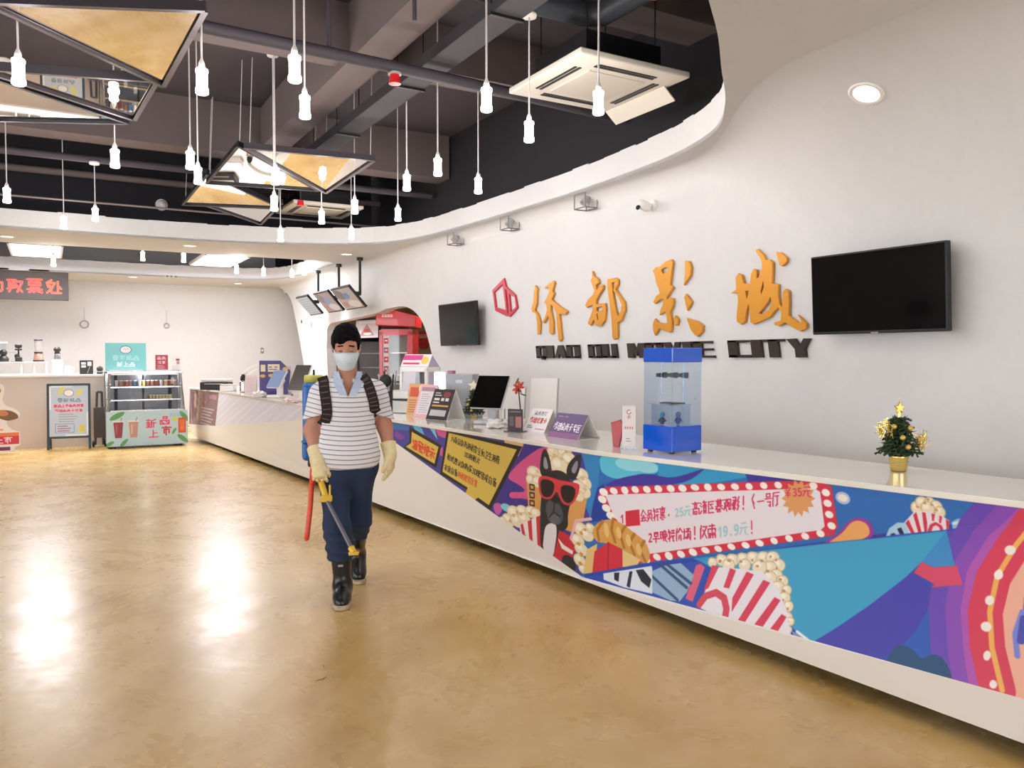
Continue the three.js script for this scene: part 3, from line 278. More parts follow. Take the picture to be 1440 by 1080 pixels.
// ---------- the long faceted counter ----------
const PRINT = [["r","#40409c",0,0,2048,320],["p","#2a6fbd",1168,-26,1285,-25,1387,-24,1477,-23,1547,-15,1611,-8,1670,-1,1724,5,1774,11,1820,17,1820,24,1772,41,1721,60,1665,80,1603,102,1535,127,1461,154,1382,184,1295,218,1199,256,1092,298,1108,170,1143,159,1157,65],["p","#5fb4dc",434,10,485,11,506,45,458,34],["p","#86cbe6",527,12,560,14,571,48],["p","#d65a9a",560,12,625,13,614,39,577,36],["p","#8a3f9c",338,44,390,59,363,69,324,60],["p","#2c6fb0",327,19,422,21,419,36,328,39],["p","#d6559a",575,71,594,65,587,91,574,90],["p","#3c2f8c",817,25,1035,19,959,178,789,211],["p","#e3c48f",868,15,945,13,916,51,898,44,928,27,869,27],["p","#151516",424,23,587,60,549,129,372,92,414,71],["p","#d8bd58",434,37,572,67,541,118,390,86,424,71],["t","#d9482f","温馨提示",0.17,436,55,557,74,543,108,425,86],["p","#151516",621,16,934,26,786,204,731,188,719,200,675,185,688,167,566,143],["p","#d8bd58",630,22,913,35,781,192,737,180,717,192,680,179,694,161,579,135],["t","#1b1a18","为确保您的观影安全和卫生观看",0.13,642,26,846,60,839,82,635,45],["t","#1b1a18","3D观影片",0.13,696,62,765,75,758,92,691,80],["t","#1b1a18","影城建议您购买3D眼镜或自备",0.13,613,79,826,119,818,141,607,98],["t","#1b1a18","家庭自备",0.13,595,109,656,120,650,139,588,129],["t","#d9482f","观影眼镜优惠",0.14,656,120,743,134,736,156,650,140],["s","#d8558f",861,111,903,75,958,41,1007,16,1079,6,1104,17,1082,66,1018,132,980,155,925,148,874,159,866,151,877,141,913,137,934,129,903,117],["s","#c95fae",796,188,820,177,837,181,830,204,807,213],["e","#7fd0dc",852,185,21,10],["p","#2f86c8",1125,15,1177,18,1156,123,1139,160,1123,129,1143,87],["p","#1d3f9c",1162,85,1179,75,1186,147,1134,164,1146,124],["p","#dca05c",938,108,999,98,989,178,953,176,936,163],["p","#dca05c",1089,104,1137,96,1114,165,1083,198,1056,196],["e","#efe2c4",968,83,25,16,956,101,19,13,978,102,20,14,1047,38,28,20,1071,23,25,18,1037,25,18,12,1086,39,24,18,1023,47,18,12,1054,55,28,20,1120,65,20,14,1128,82,19,14,1124,100,19,14,1109,93,20,15,1106,112,16,12],["e","#e0c48e",964,91,6,4,1042,33,7,4,1064,38,7,4,1080,20,5,4,1085,47,6,4,1122,72,6,5,1127,94,6,4,1107,105,6,4,981,77,5,4],["l","#2a2a30",4,949,112,964,112,963,123,948,124,949,112],["l","#2a2a30",4,946,132,962,131,960,142,946,143,946,132],["l","#2a2a30",4,944,151,959,150,958,161,943,162,944,151],["e","#efe2c4",883,194,29,19,856,215,24,16,914,184,24,16,946,178,22,14,890,210,25,16,918,200,22,15,962,179,19,13,834,221,14,10],["e","#d8b67c",878,199,6,4,906,190,6,4,863,216,7,4,893,188,6,4,939,183,6,4],["p","#efe9e6",897,219,977,178,973,264,930,251,898,243],["p","#d2304a",901,217,911,212,917,245,905,243],["p","#d2304a",929,203,944,196,941,252,930,251],["p","#d2304a",961,187,978,179,971,264,957,259],["s","#23252b",988,72,997,38,1011,19,1022,31,1029,58,1025,83,992,87],["s","#9b9ca4",1001,68,1005,43,1012,38,1018,56,1017,68],["s","#23252b",1074,64,1084,45,1108,25,1124,19,1124,34,1112,64,1097,81,1078,78],["s","#8d8f98",1088,60,1107,36,1114,37,1110,53,1099,68],["s","#23252b",1017,74,1044,64,1074,67,1083,82,1100,102,1080,133,1067,158,1067,190,1039,204,1024,248,1012,271,1001,269,1001,200,980,258,966,261,978,163,988,129,987,100,1003,82],["s","#e9e7ea",992,196,1028,186,1028,210,1018,241,1009,268,995,269,974,260,981,229],["e","#4b535d",1025,163,28,28],["e","#5d6670",1022,179,20,12],["e","#15161a",1030,134,14,8],["l","#20242a",4,1028,142,1023,163,1007,178],["l","#20242a",4,1023,163,1042,169],["s","#d8384a",981,83,1041,85,1050,87,1110,84,1113,92,1102,117,1080,139,1054,140,1044,121,1038,112,1021,135,988,140,978,122],["s","#15161b",988,91,1034,92,1031,113,1018,130,992,135,985,119],["s","#15161b",1055,95,1100,93,1096,116,1079,134,1059,134,1050,116],["p","#d22a3e",1036,201,1097,211,1077,249,1061,261,1036,271,1007,268,1022,240],["p","#efe8e6",1029,220,1047,232,1075,239,1072,248,1039,242],["e","#262a30",1058,271,22,18],["s","#5bc3e2",1176,13,1227,13,1302,18,1306,28,1291,42,1261,42,1237,56,1205,62,1182,56,1173,46],["p","#2e9dd2",1303,13,1393,13,1474,14,1473,20,1399,43,1331,56,1297,47],["e","#93dcec",1241,28,31,13,1274,28,26,12],["s","#3f37a4",1172,83,1197,66,1246,48,1284,40,1319,45,1354,33,1390,16,1385,23,1360,43,1331,55,1258,70],["p","#3a34a0",1459,16,1518,15,1561,18,1464,33],["p","#d9344c",1160,103,1173,85,1192,79,1286,63,1371,48,1448,34,1518,22,1576,15,1590,21,1594,85,1586,101,1512,128,1429,158,1337,192,1233,230,1229,216],["p","#ebe6ee",1178,98,1293,77,1395,58,1485,42,1565,27,1573,32,1575,88,1569,95,1502,119,1429,145,1347,173,1257,205,1193,142],["e","#fbf6f2",1175,93,10,8,1199,87,9,7,1224,82,8,8,1247,77,8,7,1272,73,8,7,1296,68,8,7,1321,64,8,7,1344,60,8,7,1368,55,8,6,1392,51,7,7,1416,47,7,6,1440,43,7,6,1464,39,6,6,1488,34,6,6,1511,30,6,6,1564,23,6,6,1581,32,6,6,1582,49,6,6,1583,67,6,6,1585,85,6,6,1568,101,6,6,1545,110,6,6,1520,119,6,6,1496,128,6,6,1472,137,7,6,1448,146,7,6,1423,154,7,6,1399,163,7,6,1375,171,8,6,1351,180,8,7,1327,189,8,7,1302,198,8,8,1277,206,8,7,1254,216,8,7,1170,109,10,8,1177,126,10,8,1185,140,10,8],["t","#d42a5e","1",0.12,1207,131,1217,128,1214,153,1205,156],["p","#d62c48",1220,125,1251,116,1249,148,1217,157],["t","#d42a5e","会员特惠，",0.14,1253,116,1320,95,1317,123,1251,144],["t","#a3d0da","25元",0.14,1324,99,1358,87,1356,111,1323,121],["t","#d42a5e","高清巨幕观影！",0.14,1359,83,1461,54,1458,81,1357,109],["t","#d42a5e","（一号厅",0.14,1463,52,1513,37,1511,66,1461,81],["t","#d42a5e","2早晚特价场！仅需",0.14,1264,158,1400,115,1397,144,1262,183],["t","#a3d0da","19.9元",0.13,1402,118,1457,99,1455,127,1400,144],["t","#d42a5e","！",0.14,1457,100,1469,96,1467,122,1455,126],["p","#e3a066",1565,44,1558,50,1562,58,1553,60,1554,70,1546,67,1543,78,1538,71,1532,80,1530,70,1522,76,1524,65,1515,65,1521,56,1514,52,1522,45,1518,37,1527,35,1526,25,1534,28,1537,17,1542,24,1548,16,1550,25,1558,20,1556,31,1564,30,1559,40],["t","#d4386a","￥35元",0.12,1519,33,1560,22,1559,44,1519,50],["e","#b9c4e8",1604,37,10,10],["e","#f4efe0",1604,37,7,6],["s","#a03a9c",1562,123,1593,97,1608,73,1624,63,1640,68,1643,94,1603,114],["s","#f0ab66",1574,117,1599,95,1611,75,1623,68,1636,73,1637,94,1599,110],["e","#efe2c4",1106,186,22,16,1092,212,20,14,1101,229,20,14,1093,255,18,14,1101,272,13,10,1121,194,17,13,1132,176,12,10],["e","#d49a52",1105,193,5,4,1094,219,6,4,1100,241,6,5,1117,183,4,3,1095,262,6,4],["l","#eab7c0",7,1071,213,1092,169,1136,156],["s","#dba354",1134,180,1156,157,1186,146,1213,153,1233,166,1256,177,1265,204,1254,228,1232,220,1203,205,1171,201,1141,205],["l","#b47a34",6,1165,155,1149,177,1150,199],["l","#b47a34",6,1190,146,1183,170,1188,195],["l","#b47a34",6,1215,157,1202,177,1207,202],["l","#b47a34",6,1234,169,1221,188,1229,212],["l","#b47a34",6,1254,179,1242,198,1251,221],["e","#ecc47e",1171,173,6,16,1199,173,6,12,1219,185,6,13,1240,199,6,12],["p","#e6c682",1117,226,1145,207,1129,277,1099,290],["p","#d8344a",1136,226,1172,198,1203,207,1198,249,1123,278],["p","#e8cc90",1203,207,1241,220,1227,240,1198,249],["l","#b02438",3,1172,199,1163,261],["e","#efe2c4",1699,37,8,10,1705,28,8,9,1714,26,6,8,1721,31,7,9,1725,38,6,8,1711,35,8,10],["e","#c8a070",1699,35,2,2,1708,28,2,2,1716,29,2,2,1721,36,2,2,1712,22,2,2],["p","#efe9ee",1681,62,1696,41,1724,41,1735,49,1733,64,1686,81],["p","#d4304e",1683,62,1687,56,1694,78,1690,79],["p","#d4304e",1693,48,1697,43,1702,75,1698,76],["p","#d4304e",1704,42,1708,42,1709,57,1708,73,1705,74],["p","#d4304e",1715,42,1719,42,1717,53,1715,53],["p","#d4304e",1724,43,1727,45,1725,55,1723,54],["p","#d4304e",1731,47,1735,50,1733,63,1731,64],["l","#d4304e",4,1711,69,1714,60,1719,56,1724,59,1726,65],["p","#a9d2e8",1656,90,1662,74,1673,63,1683,62,1688,80],["p","#1c2c4c",1672,73,1677,70,1681,82,1676,84],["p","#1c2c4c",1663,83,1668,80,1671,85,1664,88],["p","#8fc4de",1737,51,1743,45,1755,41,1765,47,1765,51,1738,60],["l","#d8ecf4",4,1740,52,1753,46,1762,49],["e","#8fd0e0",1784,30,5,11],["p","#2a6a80",1792,18,1818,17,1819,33,1788,43],["l","#1c4a5c",5,1794,26,1792,37],["l","#1c4a5c",5,1800,25,1798,36],["l","#1c4a5c",5,1807,24,1805,35],["p","#2c4fb4",1100,284,1247,226,1338,195,1420,167,1494,142,1562,119,1624,99,1680,79,1733,62,1781,45,1826,30,1860,19,1871,78,1881,135,1891,190,1900,242,1854,246,1804,250,1748,254,1686,259,1628,264,1563,270,1492,276,1412,282,1323,290,1222,298,1108,308],["p","#38a2cc",1350,192,1444,160,1528,132,1602,107,1671,85,1732,64,1733,74,1711,112,1684,157,1642,206,1599,257,1573,255,1487,217],["p","#4440b0",1597,256,1641,210,1705,125,1730,141,1736,163,1724,205,1706,240,1670,259],["p","#2c5cba",1735,162,1763,226,1740,240,1704,241,1725,202],["p","#5a45b4",1732,64,1799,40,1860,19,1869,71,1878,120,1887,169,1896,215,1904,260,1858,240,1806,217,1749,191,1733,140,1754,107],["p","#4b44b4",1735,162,1730,141,1766,127,1773,190,1794,253,1763,229],["l","#6a48b6",120,1826,32,1801,71,1789,111,1792,155,1804,196,1825,252],["l","#8a4cb8",80,1826,32,1801,71,1789,111,1792,155,1804,196,1825,252],["l","#b255b4",44,1826,32,1801,71,1789,111,1792,155,1804,196,1825,252],["s","#1f4f7a",1699,254,1703,231,1713,222,1728,224,1740,234,1749,223,1762,221,1776,235,1781,249,1704,275],["p","#3a8ccb",1732,64,1752,107,1727,115,1711,112],["p","#d84868",1711,111,1727,115,1754,106,1766,128,1731,141,1734,136,1705,128],["p","#6066c6",1818,49,1820,69,1815,126,1827,177,1847,231,1900,242,1892,198,1884,152,1876,105,1867,57,1859,5],["l","#efb29a",46,1833,46,1817,82,1810,126,1816,170,1829,204,1844,236],["l","#d83c58",38,1823,35,1809,70,1797,111,1797,154,1808,194,1828,238],["l","#f0b45a",6,1826,34,1813,65,1801,108,1802,152,1813,193,1833,237],["e","#f6eee6",1808,73,6,6,1802,106,5,6],["e","#f6eee6",1802,105,4,6,1799,139,5,6,1802,171,6,6,1810,204,4,6,1823,234,4,5],["l","#7a86d8",6,1835,143,1833,170,1840,194],["l","#4a4cae",8,1838,150,1840,176],["e","#efe2c4",1388,190,9,8,1405,182,11,10,1425,177,12,10,1443,171,11,10,1461,165,12,10,1479,161,12,10,1495,157,12,10,1508,166,12,10,1495,174,13,11,1477,177,13,12,1509,182,11,10,1500,188,12,10,1522,188,10,9,1518,199,12,10,1533,199,8,8,1533,211,10,9,1543,221,8,8,1546,236,8,7,1553,241,6,6,1553,253,6,5,1420,187,12,10,1450,180,11,10],["e","#bf9068",1402,185,3,3,1419,180,4,2,1441,176,3,2,1461,169,2,2,1478,166,3,2,1491,156,2,2,1502,159,2,2,1507,171,2,2,1493,179,3,2,1518,186,3,2,1513,201,3,2,1529,201,3,2,1532,215,2,2,1543,225,2,2,1473,176,3,2,1548,242,3,2],["p","#ece8ee",1388,268,1391,227,1397,196,1429,190,1483,182,1516,197,1544,230,1561,263,1522,267,1476,266,1448,267,1407,270],["p","#da3c58",1389,195,1403,194,1395,233,1387,240],["p","#da3c58",1425,191,1437,192,1434,223,1423,224],["p","#da3c58",1457,189,1471,190,1456,242,1451,257,1445,236],["p","#da3c58",1490,194,1503,195,1479,266,1466,267],["p","#da3c58",1517,214,1528,216,1510,266,1495,267],["p","#da3c58",1536,235,1545,237,1536,266,1522,267],["l","#d8485e",12,1387,263,1394,247,1412,236,1430,240,1440,255,1442,268],["p","#e0607e",1356,262,1357,203,1365,198,1376,202,1372,263],["p","#94b4d0",1265,237,1294,218,1324,207,1359,220,1355,251,1346,270,1326,274,1269,271],["l","#34507c",5,1281,221,1352,244],["l","#34507c",5,1294,216,1358,235],["l","#34507c",5,1268,244,1341,269],["p","#dfe6f0",1150,270,1263,227,1283,274,1214,281,1156,281],["p","#1e2430",1177,262,1190,258,1195,275,1183,274],["p","#1e2430",1228,244,1245,238,1271,251,1272,266,1249,260],["p","#1e2430",1214,250,1221,248,1227,278,1218,277],["p","#8098b8",1560,254,1578,255,1593,260,1581,264,1567,264],["l","#eef2f8",4,1567,252,1596,261]];
const TOPH = 0.9, TOPY = 0.928;
{
  const T0 = [2.168, TOPH, -15.304], Tl = [2.368, TOPH, -13.594], P0 = [2.633, TOPH, -7.568], Pm = [2.851, TOPH, -3.893], P2 = [3.338, TOPH, -1.571], T3 = [3.55, TOPH, 0.7], P1 = [2.92, 0.086, -4.15], S = [3.07, 0.242, -1.556], Sn = [3.12, 0.34, 0.7];
  const B0 = [2.2, 0.05, -15.3], Bm = [2.71, 0.07, -7.39], P1b = [2.91, 0.07, -4.138], Bs = [3.085, 0.07, -1.556], Bn = [3.14, 0.07, 0.7], Pn1 = [2.305, 0.36, -13.6], L0 = [2.175, 0.256, -15.5];
  const c = thing('ticket_counter', 'long white faceted ticket counter with colourful cinema print panels', 'counter');
  const tex = canvasTex(2048, 320, (g) => {
    for (const k of PRINT) {
      const [ty, col] = k; g.fillStyle = g.strokeStyle = col;
      if (ty === 'r') g.fillRect(...k.slice(2));
      else if (ty === 'p') { g.beginPath(); for (let i = 2; i < k.length; i += 2) i > 2 ? g.lineTo(k[i], k[i + 1]) : g.moveTo(k[i], k[i + 1]); g.closePath(); g.fill(); } else if (ty === 's') {
        const q = []; for (let i = 2; i < k.length; i += 2) q.push([k[i], k[i + 1]]); const n = q.length; g.beginPath();
        for (let i = 0; i < n; i++) { const a = q[i], b = q[(i + 1) % n], m = [(a[0] + b[0]) / 2, (a[1] + b[1]) / 2]; if (!i) { const z = q[n - 1]; g.moveTo((z[0] + a[0]) / 2, (z[1] + a[1]) / 2); } g.quadraticCurveTo(a[0], a[1], m[0], m[1]); } g.closePath(); g.fill();
      } else if (ty === 'l') { g.lineWidth = k[2]; g.lineCap = g.lineJoin = 'round'; g.beginPath(); for (let i = 3; i < k.length; i += 2) i > 3 ? g.lineTo(k[i], k[i + 1]) : g.moveTo(k[i], k[i + 1]); g.stroke(); } else if (ty === 'e') { for (let i = 2; i < k.length; i += 4) { g.beginPath(); g.ellipse(k[i], k[i + 1], k[i + 2], k[i + 3], 0, 0, 7); g.fill(); if (col === '#efe2c4') { g.strokeStyle = '#d3bb8c'; g.lineWidth = 1.4; g.stroke(); g.fillStyle = '#fbf4e2'; g.beginPath(); g.ellipse(k[i] - k[i + 2] * 0.25, k[i + 1] - k[i + 3] * 0.25, k[i + 2] * 0.45, k[i + 3] * 0.4, 0, 0, 7); g.fill(); g.fillStyle = col; } } } else if (ty === 't') quadText(g, k[2], k.slice(4), col, k[3]);
    }
  });
  const pm = new THREE.MeshPhysicalMaterial({ map: tex, roughness: 0.42 }), uv = (p) => [(p.z + 7.9) / 7.0, p.y / 0.95];
  const wm = mat('#ebe6df', 0.3);
  const f = (name, pts, m, u) => mesh(name, prism(pts, 0.02, u), m, c);
  f('print_panel', [P0, Pm, P1], pm, uv).userData.label = 'print with yellow notice and bulldog in red sunglasses';
  f('print_panel', [Pm, P2, P1], pm, uv).userData.label = 'print with red bulb-framed offer board';
  f('print_panel', [P1, P2, S], pm, uv).userData.label = 'print with large striped popcorn bucket';
  f('print_panel', [P2, T3, Sn], pm, uv); f('print_panel', [P2, Sn, S], pm, uv);
  f('white_facet', [P0, P1, P1b, Bm], wm); f('white_facet', [P0, Bm, Pn1], wm); f('base_strip', [P1, S, Bs, P1b], wm); f('base_strip', [S, Sn, Bn, Bs], wm); f('undercut_facet', [Pn1, Bm, B0, L0], wm);
  const st = canvasTex(512, 128, (g) => { g.fillStyle = '#dfdce6'; g.fillRect(0, 0, 512, 128); for (let i = 0; i < 46; i++) { g.strokeStyle = ['#ebe8ee', '#d9dce6', '#e6e0e6', '#dcd7de'][i % 4]; g.lineWidth = 2 + (i * 7) % 5; g.beginPath(); g.moveTo((i * 53) % 560 - 30, 0); g.lineTo((i * 53) % 560 - 200 + (i * 31) % 60, 128); g.stroke(); } });
  f('silver_panel', [Tl, P0, Pn1], new THREE.MeshPhysicalMaterial({ map: st, roughness: 0.3 }), (p) => [(p.z + 13.7) / 6.8, (p.y - 0.3) / 0.62]).userData.label = 'pale silvery pattern panel';
  const bt = canvasTex(160, 128, (g) => { g.fillStyle = '#8d6c66'; g.fillRect(0, 0, 160, 128); for (let i = 0; i < 40; i++) { g.fillStyle = ['#b08070', '#7a5560', '#c09a80', '#a45a50', '#6a4a58'][i % 5]; g.beginPath(); g.ellipse((i * 37) % 95, 10 + (i * 23) % 90, 7, 14, 0, 0, 7); g.fill(); } g.fillStyle = '#c9bcb8'; for (let i = 0; i < 6; i++) g.fillRect(70, 58 + i * 10, 70 - (i % 3) * 8, 4); g.fillStyle = '#b98a94'; g.fillRect(112, 12, 34, 14); });
  f('poster_panel', [T0, Tl, Pn1, L0], new THREE.MeshPhysicalMaterial({ map: bt, roughness: 0.45 }), (p) => [(p.z + 15.5) / 1.95, (p.y - 0.25) / 0.66]).userData.label = 'brown food poster';
  // recessed kick and plain back
  mesh('kick', prism([[2.5, 0.0, -15.1], [2.98, 0.0, -7.2], [2.98, 0.14, -7.2], [2.5, 0.14, -15.1]], 0.02), mat('#4a3a30', 0.7), c); mesh('kick', prism([[2.98, 0, -7.2], [3.36, 0, 0.65], [3.36, 0.14, 0.65], [2.98, 0.14, -7.2]], 0.02), mat('#4a3a30', 0.7), c);
  mesh('back_panel', prism([[3.0, 0, -15.3], [3.45, 0, -7], [3.45, 0.9, -7], [3.0, 0.9, -15.3]], 0.02, null, V3(-1, 0, 0)), wm, c); mesh('back_panel', prism([[3.45, 0, -7], [3.9, 0, 0.7], [3.9, 0.9, 0.7], [3.45, 0.9, -7]], 0.02, null, V3(-1, 0, 0)), wm, c);
  mesh('end_panel', prism([T3, [3.9, TOPH, 0.7], [3.9, 0, 0.7], [3.36, 0, 0.7], Bn, Sn], 0.02, null, V3(0, 0, -1)), wm, c); mesh('end_panel', prism([T0, [3.0, TOPH, -15.3], [3.0, 0.05, -15.3], B0], 0.02, null, V3(0, 0, 1)), wm, c);
  // worktop
  const sh = new THREE.Shape(); const fr = [[2.15, -15.35], [2.35, -13.6], [2.615, -7.57], [2.833, -3.9], [3.32, -1.575], [3.54, 0.72]], bk = [[3.98, 0.72], [3.88, -2.0], [3.72, -3.7], [3.5, -7], [3.02, -15.35]];
  [...fr, ...bk].forEach(([x, z], i) => i ? sh.lineTo(x, z) : sh.moveTo(x, z)); sh.closePath();
  const tg = new THREE.ExtrudeGeometry(sh, { depth: 0.02, bevelEnabled: true, bevelThickness: 0.004, bevelSize: 0.004, bevelSegments: 2 }); tg.rotateX(Math.PI / 2).translate(0, TOPY - 0.004, 0);
  tag(mesh('countertop', tg, mat('#e9e5dc', 0.12, 0, { clearcoat: 0.5, clearcoatRoughness: 0.06 })), 'long glossy white worktop along the faceted ticket counter', 'countertop');
}
// ---------- main wall: lettering, televisions, camera, speakers ----------
const CALLI = {"qiao":[[[-7400,2258,-7358,2223,-7371,2179,-7375,2064,-7412,1996,-7351,1948,-7302,1857,-7314,1736,-7350,1731,-7358,1859,-7387,1962,-7461,1979,-7478,2018,-7436,2081,-7424,2183]],[[-7220,2219,-7138,2251,-7035,2280,-7021,2260,-7062,2177,-7030,2150,-7075,2091,-7011,2054,-6899,1998,-6779,1952,-6812,1921,-6910,1932,-6932,1927,-6917,1843,-6883,1671,-6909,1647,-6938,1660,-6984,1944,-7034,2008,-7091,2042,-7098,1974,-7052,1873,-7044,1736,-7079,1724,-7111,1738,-7118,1875,-7137,1926,-7224,1848,-7250,1855,-7195,1916,-7160,1977,-7172,2043,-7219,2062,-7161,2115,-7115,2184,-7138,2223]]],"du":[[[-6344,2316,-6320,2268,-6262,2240,-6239,2199,-6291,2180,-6281,2128,-6214,2168,-6176,2171,-6176,2137,-6242,2080,-6284,2037,-6289,1992,-6143,1995,-6133,1938,-6146,1838,-6211,1784,-6288,1792,-6318,1856,-6376,1795,-6416,1813,-6377,1881,-6338,1937,-6328,1994,-6437,1974,-6461,1995,-6417,2045,-6329,2091,-6310,2130,-6339,2178,-6369,2226,-6344,2258],[-6280,1964,-6180,1970,-6178,1935,-6231,1918,-6279,1925],[-6279,1902,-6254,1906,-6240,1841,-6267,1849]],[[-6102,2216,-5983,2222,-5947,2203,-5946,2159,-5982,2118,-5910,2047,-5848,1989,-5839,1913,-5891,1828,-5953,1803,-5952,1665,-5997,1650,-6019,1667,-6034,1833,-6063,1979,-6101,2138],[-6041,2183,-5983,2189,-5991,2141,-6009,2109,-5928,2037,-5886,1970,-5895,1905,-5941,1863,-5977,1919,-6018,2054]]],"ying":[[[-5444,2239,-5411,2263,-5354,2263,-5290,2299,-5212,2312,-5193,2294,-5211,2192,-5226,2104,-5186,2075,-5225,2036,-5264,1997,-5263,1976,-5224,1989,-5181,1981,-5189,1919,-5223,1869,-5199,1784,-5206,1711,-5229,1701,-5365,1737,-5413,1679,-5434,1717,-5442,1772,-5415,1819,-5374,1785,-5264,1768,-5254,1786,-5275,1882,-5350,1854,-5342,1896,-5311,1937,-5303,1989,-5351,1987,-5416,1953,-5436,1965,-5400,2016,-5352,2035,-5368,2078,-5402,2134,-5419,2200],[-5338,2240,-5290,2257,-5243,2249,-5246,2221,-5305,2198,-5329,2213]],[[-5153,1835,-5122,1807,-5129,1761,-5152,1755,-5176,1794]],[[-5037,2284,-4993,2274,-4970,2221,-4977,2161,-5050,2086,-5036,2177]],[[-5026,2008,-4959,1938,-5007,1874,-5044,1983]],[[-5012,1808,-4892,1778,-4828,1741,-4834,1691,-4884,1657,-4920,1673,-4964,1715]]],"cheng":[[[-4470,2098,-4445,2126,-4413,2112,-4387,2045,-4325,2035,-4314,2113,-4290,2146,-4264,2136,-4263,2072,-4241,2079,-4207,2149,-4213,2204,-4274,2284,-4256,2289,-4196,2239,-4178,2200,-4137,2198,-4112,2176,-4113,2095,-4117,2024,-4057,2015,-4059,1939,-4041,1867,-4018,1848,-4009,1962,-3987,1974,-3964,1959,-3957,1871,-3961,1783,-3863,1727,-3842,1735,-3874,1784,-3804,1721,-3804,1691,-3851,1673,-3905,1694,-3989,1740,-4039,1717,-4084,1724,-4087,1739,-4028,1751,-4023,1813,-4052,1850,-4091,1825,-4131,1782,-4213,1758,-4285,1737,-4315,1752,-4325,1836,-4336,1892,-4360,1838,-4377,1759,-4408,1739,-4453,1762,-4457,1805,-4442,1917,-4449,1984,-4520,1984,-4462,2003],[-4374,1992,-4331,1989,-4356,1926],[-4222,1977,-4196,2055,-4187,2011,-4210,1949],[-4235,1813,-4150,1895,-4124,1934,-4112,1880,-4143,1832,-4208,1803]],[[-4075,2248,-4035,2239,-3984,2198,-3984,2172,-4023,2145,-4045,2156]]],"logo":[[[-8098,2396,-8051,2293,-7842,2184,-7794,2041,-7960,1948,-7996,1956,-8037,1958,-8307,2033,-8380,2278],[-8135,2334,-8121,2292,-8051,2020,-8292,2067,-8339,2252],[-7982,2207,-7852,2165,-7826,2050,-7941,1995],[-8076,2275,-8032,2254,-7968,1982,-7996,1977,-8021,1992]]]};
const onWall = (parts, depth) => { const gs = []; for (const rings of parts) { const sh = new THREE.Shape(); const [o, ...hs] = rings; for (let i = 0; i < o.length; i += 2) i ? sh.lineTo(-o[i] / 1000, o[i + 1] / 1000) : sh.moveTo(-o[i] / 1000, o[i + 1] / 1000); sh.closePath(); for (const h of hs) { const p = new THREE.Path(); for (let i = 0; i < h.length; i += 2) i ? p.lineTo(-h[i] / 1000, h[i + 1] / 1000) : p.moveTo(-h[i] / 1000, h[i + 1] / 1000); p.closePath(); sh.holes.push(p); } gs.push(new THREE.ExtrudeGeometry(sh, { depth, bevelEnabled: true, bevelThickness: 0.003, bevelSize: 0.003, bevelSegments: 1 })); } const g = merge(...gs); g.rotateY(Math.PI / 2); return g; };   // (-z, y) -> x out of the wall
